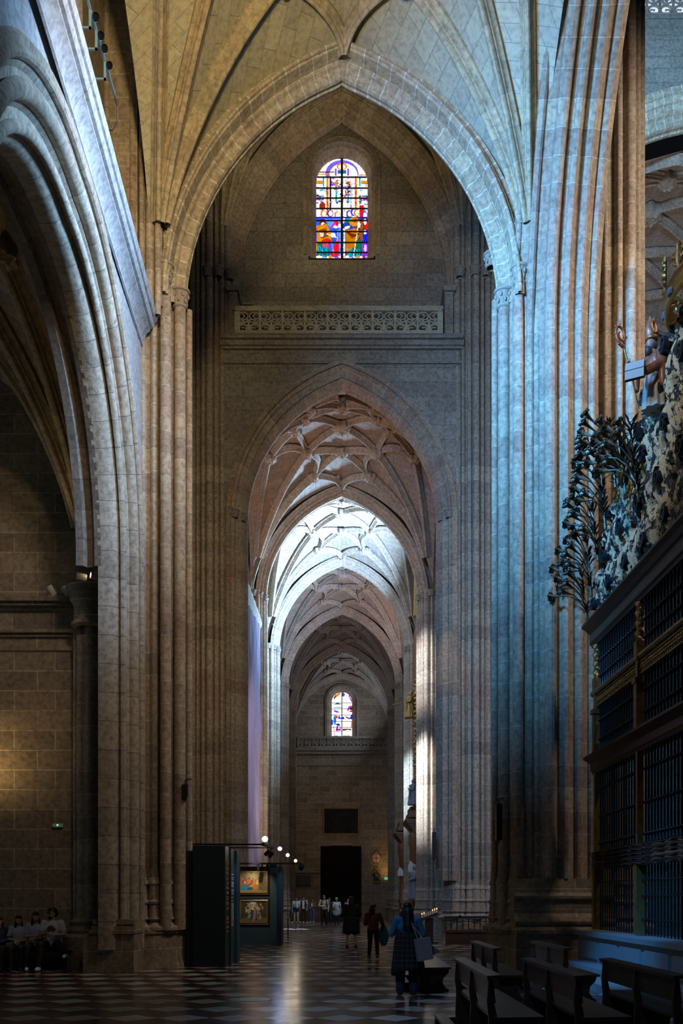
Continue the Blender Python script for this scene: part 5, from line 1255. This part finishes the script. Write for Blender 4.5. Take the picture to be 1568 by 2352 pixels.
for k in ('sh','el','wr','hi','kn','an'): STAND[k+'R']=(-STAND[k+'L'][0],)+STAND[k+'L'][1:]
def hand(mb,w,d,s,palm=(0,-1,0),curl=.5):
    w=Vector(w); d=Vector(d).normalized(); p=Vector(palm); p=(p-d*p.dot(d)).normalized(); sd=d.cross(p)*s
    c=w+d*.05; q=Matrix((sd,p,d)).transposed(); mb.ball(c,.040,.016,.052,n=7,M=q)
    for i,(off,l) in enumerate(((-.030,.062),(-.010,.075),(.010,.070),(.029,.055))):
        b=w+d*.088+sd*off; m=b+(d*math.cos(curl*.5)+p*math.sin(curl*.5))*l*.5; e=m+(d*math.cos(curl*1.4)+p*math.sin(curl*1.4))*l*.5
        cap(mb,b,m,.0095,.009,7); cap(mb,m,e,.009,.0075,7)
    b=w+d*.03-sd*.036; m=b+(d*.6-sd*.6+p*.35).normalized()*.035; e=m+(d*.85-sd*.15+p*.4).normalized()*.03; cap(mb,b,m,.012,.0105,7); cap(mb,m,e,.0105,.009,7)
def person(label,loc,rz=0,H=1.7,pose=None,hair=('short',HAIRD),top=None,sleeve='long',bottom='trousers',legm=None,shoe=None,vox=.011,face=True,topm=None,width=1.0,head_turn=0,curl=.5,palm=(0,-1,0),skin=SKIN,topcut=None):
    J=dict(STAND); J.update(pose or {}); J={k:Vector((v[0]*width,v[1],v[2])) for k,v in J.items()}
    e=empty('person',loc,rz,label,'person'); e.scale=(H/1.72,)*3
    hd=J['hed']; Rz=Matrix.Rotation(head_turn,3,'Z')
    mb=MB(); q=lambda *a: hd+Rz@Vector(a)
    mb.ball(q(0,.012,.025),.074,.092,.095,n=10); mb.ball(q(0,-.025,-.045),.055,.062,.062,n=8); mb.ball(q(0,-.04,-.085),.032,.035,.03,n=7)
    cap(mb,q(0,-.085,.01),q(0,-.104,-.028),.010,.015,8); mb.ball(q(0,-.083,-.06),.024,.014,.012,n=6)
    for s in (-1,1): mb.ball(q(.076*s,.01,-.01),.012,.022,.032,n=6)
    cap(mb,J['nek'],hd+Vector((0,.015,-.07)),.055,.052); cap(mb,J['che']+Vector((0,0,.06)),J['nek'],.10,.06)
    mb.ball(J['che'],.155*width,.105,.16,n=10); mb.ball(J['wai'],.13*width,.095,.14,n=10); mb.ball(J['pel'],.155*width,.11,.12,n=10)
    cap(mb,J['pel'],J['wai'],.12,.115); cap(mb,J['wai'],J['che'],.115,.12)
    for s,t in ((1,'L'),(-1,'R')):
        cap(mb,J['che']+Vector((.08*s,0,.08)),J['sh'+t],.075,.060); cap(mb,J['sh'+t],J['el'+t],.055,.042); cap(mb,J['el'+t],J['wr'+t],.042,.027)
        hand(mb,J['wr'+t],J['wr'+t]-J['el'+t],s,palm,curl)
        cap(mb,J['pel'],J['hi'+t],.11,.09); cap(mb,J['hi'+t],J['kn'+t],.088,.056); cap(mb,J['kn'+t],J['an'+t],.054,.036)
        f=J['an'+t]; cap(mb,f+Vector((0,.03,-.04)),f+Vector((0,-.13,-.055)),.036,.03)
    remesh(mb,'body',skin,e,vox)
    if topm:
        mb=MB(); th=.018
        mb.ball(J['che'],(.165)*width+th,.112+th,.165,n=12); mb.ball(J['wai'],.14*width+th,.105+th,.15,n=12)
        cap(mb,J['pel']+Vector((0,0,.03)),J['wai'],.128+th,.12+th); cap(mb,J['wai'],J['che'],.12+th,.125+th); mb.ball(J['pel']+Vector((0,0,.02)),.158*width+th,.115+th,.09,n=10); cap(mb,J['che']+Vector((0,.01,.05)),J['nek']+Vector((0,0,-.04)),.11,.075)
        for s,t in ((1,'L'),(-1,'R')):
            cap(mb,J['che']+Vector((.08*s,0,.08)),J['sh'+t],.082,.074)
            if sleeve=='long': cap(mb,J['sh'+t],J['el'+t],.072,.060); cap(mb,J['el'+t],J['wr'+t]-(J['wr'+t]-J['el'+t])*.06,.060,.043)
            elif sleeve=='short': cap(mb,J['sh'+t],J['sh'+t]+(J['el'+t]-J['sh'+t])*.62,.072,.070)
            else: cap(mb,J['sh'+t],J['sh'+t]+(J['el'+t]-J['sh'+t])*.1,.062,.06)
        remesh(mb,top or 'shirt',topm,e,vox)
    if legm:
        mb=MB(); mb.ball(J['pel']+Vector((0,0,-.01)),.165*width,.122,.125,n=10)
        wide=1.5 if bottom=='wide_trousers' else 1.0
        for s,t in ((1,'L'),(-1,'R')):
            cap(mb,J['pel'],J['hi'+t],.12,.10)
            if bottom=='shorts': cap(mb,J['hi'+t],J['kn'+t]+(J['hi'+t]-J['kn'+t])*.05,.105,.105)
            else: cap(mb,J['hi'+t],J['kn'+t],.10,.072*wide**.5); cap(mb,J['kn'+t],J['an'+t]+(J['kn'+t]-J['an'+t])*.05,.070*wide**.5,.056*wide)
        remesh(mb,bottom,legm,e,vox)
    for s,t in ((1,'L'),(-1,'R')):
        f=J['an'+t]; mb=MB(); cap(mb,f+Vector((0,.03,-.025)),f+Vector((0,-.15,-.048)),.048,.038); cap(mb,f+Vector((0,0,.0)),f+Vector((0,.02,-.05)),.042,.046)
        so=remesh(mb,'shoe',shoe or M['black'],e,.010,2)
    kind,hm=hair; mb=MB()
    if kind!='none':
        mb.ball(q(0,.028,.042),.084,.096,.092,n=10); mb.ball(q(0,-.04,.078),.07,.06,.046,n=8)
        if kind=='short': mb.ball(q(0,.055,-.01),.072,.06,.075,n=8)
        if kind=='long':
            mb.ball(q(0,.06,-.06),.088,.06,.13,n=8); cap(mb,q(.055,.04,-.02),q(.085,.0,-.26),.042,.03); cap(mb,q(-.055,.04,-.02),q(-.085,.0,-.26),.042,.03); cap(mb,q(0,.075,-.05),q(0,.10,-.30),.08,.075)
        if kind=='verylong':
            mb.ball(q(0,.05,-.05),.098,.075,.13,n=8); cap(mb,q(.0,.07,-.05),q(0,.12,-.34),.095,.115); cap(mb,q(.0,.12,-.34),q(-.01,.13,-.46),.11,.07); cap(mb,q(.06,.03,-.02),q(.09,.04,-.25),.05,.05); cap(mb,q(-.06,.03,-.02),q(-.09,.04,-.25),.05,.05)
        remesh(mb,'hair',hm,e,vox*.9)
    if face:
        for s in (-1,1): mb=MB(); mb.ball(q(.030*s,-.077,.008),.011,.007,.007,n=5); mb.build('eye',EYE,e,smooth=True)
        mb=MB(); mb.ball(q(0,-.096,-.06),.020,.006,.007,n=5); mb.build('mouth',LIP,e,smooth=True)
    e['J']=0; del e['J']
    return e,J,q
def cl(name,c,r=.8,**k): return simple(name,c,r,**k)
def tied(e,J,mat,name='tied_jacket',L=.38,wd=.2,back=True):
    mb=MB(); p=J['pel']
    rows=[];us=[]
    for i in range(7):
        z=p.z+.10-L*i/6; row=[]
        for k in range(25):
            a=2*PI*k/24; fold=1+.07*math.sin(7*a+i*.4)*(i/6); rr=(wd*(1+.10*i/6))*fold; cut=0 if (back or math.sin(a)>-.3) else .0
            row.append((rr*math.cos(a)*1.0+p.x, rr*.78*math.sin(a)+p.y, z-(.05*math.sin(3*a) if i==6 else 0)))
        rows.append(row); us.append([(k*.05,i*.06) for k in range(25)])
    mb.grid(rows,us); cap(mb,p+Vector((-.06,-wd*.75,.07)),p+Vector((-.10,-wd*.85,-.22)),.03,.02); cap(mb,p+Vector((.05,-wd*.75,.07)),p+Vector((.08,-wd*.85,-.2)),.03,.02)
    mb.ball(p+Vector((0,-wd*.78,.07)),.04,n=6)
    o=mb.build(name,mat,e,smooth=True); s=o.modifiers.new('s','SOLIDIFY'); s.thickness=.012; return o
def glasses(e,q,up=.07,mat=None):
    mb=MB()
    for s in (-1,1): mb.ball(q(.033*s,-.088 if up<.03 else -.07,up),.028,.006,.02,n=6)
    mb.tube([q(-.06,-.08 if up<.03 else -.06,up),q(.06,-.08 if up<.03 else -.06,up)],.004,5); return mb.build('sunglasses',mat or M['black'],e,smooth=True)
BLK=cl('black_fabric',(.012,.012,.014)); WHT=cl('white_cotton',(.62,.66,.70)); BEI=cl('beige_fabric',(.48,.41,.32)); JEAN=cl('blue_jeans',(.03,.09,.22)); PINK=cl('pink_top',(.42,.12,.22)); GREY=cl('grey_sweater',(.35,.37,.38)); BRN=cl('brown_jacket',(.16,.10,.06)); NVY=cl('navy_cloth',(.02,.03,.06)); WSH=cl('white_sneaker',(.55,.65,.72)); REDJ=cl('dark_red_jacket',(.10,.018,.012)); LIL=cl('pale_lilac_top',(.38,.42,.55)); DBLU=cl('denim_jacket',(.08,.24,.40)); SUNB=cl('blue_lens',(.02,.3,.5),.2)
def pt(x,d,z=0): return ((x-785)/2240*d,d,z)
# far visitors
e,J,q=person('person in a white polo and pale trousers, leftmost of the far standing group',pt(680,64.6),.1,1.76,dict(hed=(0,-.05,1.57),wrL=(.10,-.2,1.0),elL=(.24,.0,1.12),wrR=(-.23,-.08,.86)),topm=WHT,sleeve='short',legm=BEI,shoe=M['black'],vox=.013); tied(e,J,BLK,L=.25); glasses(e,q,.09,SUNB)
mb=MB(); mb.tube([(-.25,-.1,.98),(-.28,-.12,.8),(-.26,-.1,.62)],[.03,.07,.05],8); mb.build('blue_bag',cl('bright_blue_bag',(.03,.15,.6)),e,smooth=True)
e,J,q=person('person in a black vest over white tee, blue sunglasses on head, second from left',pt(697,65.2),-.1,1.82,dict(hed=(0,-.05,1.57),wrL=(.22,-.12,.88)),topm=WHT,sleeve='short',legm=BLK,vox=.013); glasses(e,q,.10,SUNB)
mb=MB()
for s in (-1,1): cap(mb,(.115*s,-.06,1.36),(.125*s,-.09,1.02),.06,.07); cap(mb,(.12*s,.06,1.34),(.10*s,.08,1.0),.09,.10)
remesh(mb,'vest',BLK,e,.014)
e,J,q=person('person in a brown jacket and blue jeans, third from left in the far group',pt(717,65.4),-.25,1.66,dict(wrL=(.08,-.22,1.12),elL=(.22,-.02,1.10),wrR=(-.10,-.2,1.0),elR=(-.24,.0,1.12),anL=(.14,-.12,.09)),hair=('long',HAIRD),top='jacket',topm=BRN,legm=JEAN,shoe=WSH,vox=.013,head_turn=.3)
mb=MB(); mb.ball((0,-.13,1.2),.06,.03,.16,n=8); mb.build('white_shirt_front',WHT,e,smooth=True)
e,J,q=person('person in a beige jumper with backpack straps and black trousers, centre of far group',pt(744,58.8),.05,1.86,dict(hed=(0,-.06,1.56),wrL=(.22,-.05,.90),wrR=(-.02,-.2,1.05),elR=(-.27,-.02,1.10)),hair=('short',HAIRG),top='jumper',topm=BEI,legm=BLK,vox=.013,width=1.08)
mb=MB()
for s in (-1,1): mb.tube([(.11*s,.02,1.46),(.12*s,-.12,1.40),(.125*s,-.15,1.2),(.15*s,-.08,1.08)],.02,6)
mb.build('backpack_strap',BLK,e)
person('person hidden behind the beige jumper, only dark hair showing',pt(756,61.0),.2,1.72,hair=('long',HAIRD),topm=BLK,legm=BLK,vox=.015)
e,J,q=person('person in a white cap with a grey sweater tied at the waist, looking sideways',pt(773,59.2),-.1,1.70,dict(wrR=(-.05,-.22,1.10),elR=(-.22,-.03,1.10),wrL=(.27,-.05,.85)),hair=('short',HAIRD),topm=cl('pale_print_tee',(.45,.55,.6)),sleeve='short',legm=NVY,vox=.013,head_turn=.7); tied(e,J,GREY,L=.42,wd=.2)
mb=MB(); mb.ball(q(0,.01,.075),.092,.105,.06,n=8); mb.ball(q(0,-.11,.06),.06,.06,.012,n=6); mb.build('cap',WHT,e,smooth=True)
person('person in a pink top, mostly hidden behind the dark figure in the middle',pt(799,60.0),.5,1.66,dict(wrL=(.05,-.2,1.05),wrR=(-.05,-.22,1.1)),hair=('long',HAIRD),topm=PINK,legm=BLK,vox=.013,head_turn=-.9)
# middle figures
BACK=PI
e,J,q=person('person in black with bare calves and a jacket tied round the waist, seen from behind',pt(807,32.4),BACK,1.73,dict(anL=(.13,.03,.09),knL=(.11,0,.5),anR=(-.13,.0,.09),wrL=(.10,-.22,1.15),wrR=(-.12,-.22,1.12),elL=(.26,0,1.12),elR=(-.26,0,1.12)),hair=('long',HAIRD),topm=BLK,legm=BLK,bottom='shorts',face=False,width=1.12); tied(e,J,BLK,L=.52,wd=.25)
e,J,q=person('person in a dark red jacket walking away with a teal plastic bag',pt(857,26.4),BACK-.25,1.50,dict(anL=(.14,-.10,.09),anR=(-.13,.10,.13),wrR=(-.24,-.28,1.02),elR=(-.26,.0,1.10),wrL=(.1,-.2,1.1)),hair=('long',HAIRD),top='jacket',topm=REDJ,legm=BLK,shoe=cl('grey_trainer',(.16,.16,.17)),face=False,width=1.12,head_turn=-.8,curl=1.5)
mb=MB()
rows=[];us=[]
for i in range(9):
    t=i/8; z=1.02-.62*t; w=.03+.13*math.sin(PI*min(1,t*.8+.1))
    rows.append([(-.27+w*math.cos(2*PI*k/16)*(1+.08*math.sin(5*k)),-.27+w*.45*math.sin(2*PI*k/16),z) for k in range(17)]); us.append([(k*.03,z) for k in range(17)])
mb.grid(rows,us); mb.face(rows[-1][:16]); b=mb.build('plastic_bag',cl('teal_plastic',(.01,.26,.32),.35),None,smooth=True); b.location=(e.location.x,e.location.y,0); b.rotation_euler=(0,0,BACK-.25); b.scale=(1.50/1.72,)*3; tag(b,'teal plastic bag hanging from the hand of the figure in dark red','bag')
mb=MB(); mb.obox((-.24,-.42,1.08),.04,.07,.006,Matrix.Rotation(.2,3,'X')); mb.build('phone',M['black'],e)
# near woman
def plaid():
    m,nt,b=newmat('plaid_cloth'); N=nt.nodes.new; tc=N('ShaderNodeTexCoord'); sp=N('ShaderNodeSeparateXYZ'); nt.links.new(tc.outputs['UV'],sp.inputs[0]); outs=[]
    for i in (0,1):
        a=N('ShaderNodeMath'); a.operation='MULTIPLY'; a.inputs[1].default_value=11; nt.links.new(sp.outputs[i],a.inputs[0]); f=N('ShaderNodeMath'); f.operation='FRACT'; nt.links.new(a.outputs[0],f.inputs[0]); l=N('ShaderNodeMath'); l.operation='LESS_THAN'; l.inputs[1].default_value=.13; nt.links.new(f.outputs[0],l.inputs[0]); outs.append(l)
    ad=N('ShaderNodeMath'); ad.operation='ADD'; nt.links.new(outs[0].outputs[0],ad.inputs[0]); nt.links.new(outs[1].outputs[0],ad.inputs[1])
    rp=N('ShaderNodeValToRGB'); e=rp.color_ramp.elements; e[0].color=(.012,.012,.014,1); e[1].color=(.15,.12,.08,1); hv=N('ShaderNodeMath'); hv.operation='MULTIPLY'; hv.inputs[1].default_value=.5; nt.links.new(ad.outputs[0],hv.inputs[0]); nt.links.new(hv.outputs[0],rp.inputs[0]); nt.links.new(rp.outputs[0],b.inputs['Base Color']); b.inputs['Roughness'].default_value=.9; return m
e,J,q=person('person with very long black hair in a denim jacket and plaid skirt, seen from behind',pt(935,16.62),BACK+.15,1.60,dict(wrL=(.10,-.25,1.28),elL=(.25,-.06,1.12),wrR=(-.10,-.25,1.25),elR=(-.27,-.02,1.10),anL=(.12,.0,.09),anR=(-.10,.03,.09),hed=(.0,-.03,1.58)),hair=('verylong',HAIRD),top='denim_jacket',topm=DBLU,bottom='wide_trousers',legm=NVY,shoe=cl('brown_shoe',(.05,.035,.03)),vox=.009,face=False,width=1.1)
mb=MB(); rows=[];us=[]
for i in range(15):
    z=1.16-.70*i/14; row=[]
    for k in range(49):
        a=2*PI*k/48; rr=(.185+.075*(i/14)**.8)*(1+.05*math.sin(8*a+.6*i/14)*(i/14)); row.append((rr*1.1*math.cos(a),rr*.85*math.sin(a),z-(.10*max(0,math.sin(2*a+.8)) if i==14 else 0)))
    rows.append(row); us.append([(k*.035,z) for k in range(49)])
mb.grid(rows,us); o=mb.build('plaid_skirt',plaid(),e,smooth=True); s=o.modifiers.new('s','SOLIDIFY'); s.thickness=.01
FLO=simple('floral_tote_fabric',(.36,.28,.27),.85,noise=.75,nscale=38)
mb=MB(); tb=Matrix.Rotation(-.12,3,'Y')
bagP=[(-.17,-.22),(.15,-.24),(.17,.20),(-.15,.22)]
mb.prism(bagP,lambda a,b:(a,-.05,b),lambda a,b:(a,.05,b)); o=mb.build('tote_bag',FLO,None); bv=o.modifiers.new('b','BEVEL'); bv.width=.03; bv.segments=3
P=e.location; o.location=(P.x+.26,P.y-.20,.80); o.rotation_euler=(0,-.22,.35); o.scale=(.85,.85,.85); tag(o,'floral patterned tote bag on the shoulder of the long haired figure','bag')
mb=MB(); mb.tube([(-.08,0,.20),(-.1,.03,.42),(-.08,.12,.54),(-.02,.2,.45),(.06,.1,.2)],.014,6); mb.build('strap',FLO,o)
mb=MB(); mb.prism([(.10,-.2),(.38,-.16),(.20,.04),(.14,.08)],lambda a,b:(a,.06,b),lambda a,b:(a,.075,b)); mb.build('paper_folder',cl('brown_paper',(.22,.16,.14)),o)
mb=MB(); mb.obox((.0,-.36,1.36),.075,.006,.045,Matrix.Identity(3)); mb.build('phone',simple('phone_screen',(.02,.1,.3),.3,emit=(.1,.4,1),es=.8),e)
# seated visitors on a bench by the chapel wall
bn=empty('wall_bench',(-7.4,22.75,0),0,'long dark bench against the chapel wall carrying the seated visitors','bench')
mb=MB(); mb.box(-2.6,1.25,-.30,.42,.40,.46); mb.build('seat',M['darkwood'],bn)
for x in (-2.4,-.8,1.0): mb=MB(); mb.box(x-.05,x+.05,-.25,.38,0,.40); mb.build('support',M['darkwood'],bn)
def sit(dx=0,lean=0,cross=None):
    p=dict(pel=(0,.0,.55),wai=(0,.02,.70),che=(0,.03,.88),nek=(0,.03,1.05),hed=(0,.0,1.20),shL=(.175,.03,1.0),shR=(-.175,.03,1.0),hiL=(.09,-.04,.54),hiR=(-.09,-.04,.54),knL=(.13,-.46,.55),knR=(-.13,-.46,.55),anL=(.12,-.42,.09),anR=(-.12,-.42,.09),elL=(.25,.0,.75),elR=(-.25,.0,.75),wrL=(.05,-.22,.70),wrR=(-.05,-.20,.72))
    return p
BLKT=BLK
p=sit(); p.update(knL=(.22,-.40,.60),anL=(.40,-.42,.36),anR=(-.16,-.46,.09),knR=(-.13,-.44,.56),wrL=(.06,-.2,.74),wrR=(-.08,-.2,.78))
e,J,q=person('person with glasses and a white printed tee sitting cross legged, rightmost on the bench',(-6.66,22.45,0),.0,1.86,p,topm=WHT,sleeve='short',legm=BLK,shoe=WSH,head_turn=-.8); glasses(e,q,.012)
mb=MB(); mb.ball((0,-.125,.90),.07,.02,.05,n=8); mb.ball((-.05,-.125,.86),.04,.02,.04,n=6); mb.ball((.06,-.125,.87),.045,.02,.03,n=6); mb.build('shirt_print',cl('dark_red_print',(.25,.02,.03)),e,smooth=True)
mb=MB(); mb.ball(q(0,-.05,-.085),.05,.045,.045,n=7); mb.build('beard',HAIRD,e,smooth=True)
p=sit(); p.update(elL=(.22,-.04,.74),wrL=(.0,-.24,.72),wrR=(.05,-.22,.78))
person('person with long dark hair and pale short sleeved top, second from right on the bench',(-7.06,22.5,0),.15,1.74,p,hair=('long',HAIRD),topm=LIL,sleeve='short',legm=BLK,shoe=WSH,head_turn=.25)
person('person with long dark hair and lilac top, arms folded, third from right on the bench',(-7.44,22.45,0),.15,1.64,sit(),hair=('long',HAIRD),topm=LIL,sleeve='short',legm=BLK,shoe=BLK,head_turn=.2)
person('person with dark clothes at the very left edge of the bench',(-7.86,22.4,0),.1,1.60,sit(),hair=('long',HAIRD),topm=NVY,sleeve='long',legm=BLK,shoe=BLK,head_turn=.3)
# ------------------------------------------------------------------ bishop figure on the screen crest
e=empty('bishop_statue',(5.56,17.3,10.28),0,'painted statue in a tall mitre holding a crozier and open book on the screen crest','statue'); e.rotation_euler=(0,0,-PI/2+.35)
ROBE=simple('rose_gold_robe',(.30,.12,.07),.4,.25,noise=.5,nscale=12); ALB=simple('pale_alb',(.38,.42,.44),.5)
J=dict(pel=(0,0,.5),wai=(0,0,.65),che=(0,-.02,.86),nek=(0,-.04,1.04),hed=(0,-.10,1.17),shL=(.18,-.02,.98),elL=(.30,-.10,.70),wrL=(.24,-.50,.46),shR=(-.18,-.02,.98),elR=(-.32,-.18,.86),wrR=(-.26,-.34,.90)); J={k:Vector(v) for k,v in J.items()}
mb=MB(); hd=J['hed']; mb.ball(hd+Vector((0,.01,.02)),.074,.092,.095,n=10); mb.ball(hd+Vector((0,-.03,-.045)),.055,.06,.06,n=8); cap(mb,hd+Vector((0,-.085,.01)),hd+Vector((0,-.108,-.028)),.010,.016,8); cap(mb,J['nek'],hd,.055,.05)
mb.ball(J['che'],.15,.1,.16); cap(mb,J['che'],J['pel'],.12,.13)
for s,t in ((1,'L'),(-1,'R')): cap(mb,J['che']+Vector((.08*s,0,.08)),J['sh'+t],.07,.06); cap(mb,J['sh'+t],J['el'+t],.055,.045); cap(mb,J['el'+t],J['wr'+t],.042,.03); hand(mb,J['wr'+t],J['wr'+t]-J['el'+t],s,(0,0,1) if t=='L' else (s*-1,0,0),.9 if t=='R' else .3)
for s in (-1,1): cap(mb,J['pel'],(.09*s,.02,.05),.10,.06)
remesh(mb,'body',simple('painted_flesh',(.42,.27,.24),.45),e,.009)
mb=MB(); mb.ball(J['che'],.19,.14,.19); cap(mb,J['che'],J['pel'],.16,.20); mb.ball((0,0,.45),.26,.2,.3)
for s,t in ((1,'L'),(-1,'R')): cap(mb,J['che']+Vector((.08*s,0,.08)),J['sh'+t],.09,.09); cap(mb,J['sh'+t],J['el'+t],.09,.10); cap(mb,J['el'+t],J['el'+t]+(J['wr'+t]-J['el'+t])*.7,.09,.08); cap(mb,J['el'+t],J['el'+t]+Vector((0,.02,-.35)),.09,.05)
remesh(mb,'cope',ROBE,e,.012)
mb=MB(); rows=[];us=[]
for i in range(9):
    z=.62-.60*i/8; rows.append([((.17+.06*i/8)*(1+.12*math.sin(9*2*PI*k/48))*math.cos(2*PI*k/48),-.03+(.15+.05*i/8)*(1+.12*math.sin(9*2*PI*k/48))*math.sin(2*PI*k/48),z) for k in range(49)]); us.append([(k*.1,z) for k in range(49)])
mb.grid(rows,us); mb.face(rows[-1][:48]); mb.build('alb',ALB,e,smooth=True)
mb=MB(); c=hd+Vector((0,.02,.08))
rows=[];us=[]
for i in range(10):
    t=i/9; z=t*.42
    row=[]
    for k in range(33):
        a=2*PI*k/32; r=.088+.035*math.sin(PI*min(1,t*1.1)); split=abs(math.sin(a)); zz=z*(.45+.55*split**1.2) if t>.3 else z*.9
        row.append(c+Vector((r*math.cos(a)*(1-.25*t),(r*1.12)*math.sin(a)*(1-.55*t**2),zz)))
    rows.append(row); us.append([(k*.1,z) for k in range(33)])
mb.grid(rows,us); mb.build('mitre',simple('mitre_gold_rose',(.38,.18,.10),.4,.3,noise=.4,nscale=12),e,smooth=True)
mb=MB(); mb.lathe([(.092,.0),(.105,.005),(.105,.05),(.095,.055)],c=c,n=24); mb.build('mitre_band',M['gold'],e,smooth=True)
mb=MB(); mb.ball(hd+Vector((0,-.05,-.11)),.055,.06,.09,n=8); mb.ball(hd+Vector((0,.04,-.02)),.082,.08,.09,n=8); mb.build('beard_and_hair',simple('blue_black_beard',(.02,.05,.08),.5),e,smooth=True)
a=Vector((-.30,-.62,1.42)); b=Vector((-.18,-.22,.10)); w=J['wr' 'R']+Vector((.0,-.05,.01))
a=w+(w-b)*.40
mb=MB(); mb.tube([b,w,a],.016,8); mb.build('crozier_staff',M['gold'],e)
dv=(a-b).normalized(); sv=Vector((0,-1,0)); sv=(sv-dv*sv.dot(dv)).normalized(); mb=MB(); pts=[]
for i in range(34):
    t=i/33; an=-PI*.5+2.9*PI*t; r=.15*(1-.72*t); pts.append(a+dv*(.20+r*1.45*math.sin(an))+sv*(r*.8*math.cos(an)))
mb.tube(pts,[.030*(1-.5*i/33) for i in range(34)],8)
for i in range(0,24,3): mb.ball(pts[i]+(pts[i]-(a+dv*.2)).normalized()*.03,.022,n=4)
mb.build('crozier_head',simple('copper_volute',(.42,.14,.06),.4,.4),e,smooth=True)
bk=J['wrL']+Vector((.0,-.12,.04)); Mx=Vector((.6,-.7,.15)).to_track_quat('Z','Y').to_matrix()
mb=MB(); mb.obox(bk+Mx@Vector((0,0,-.03)),.17,.16,.015,Mx); mb.build('book_cover',simple('dark_red_leather',(.08,.02,.02),.5),e)
mb=MB()
for s in (-1,1): mb.obox(bk+Mx@Vector((0,.08*s,.006)),.16,.074,.018,Mx@Matrix.Rotation(-.12*s,3,'X'))
mb.build('book_pages',simple('book_paper',(.40,.52,.56),.7),e)
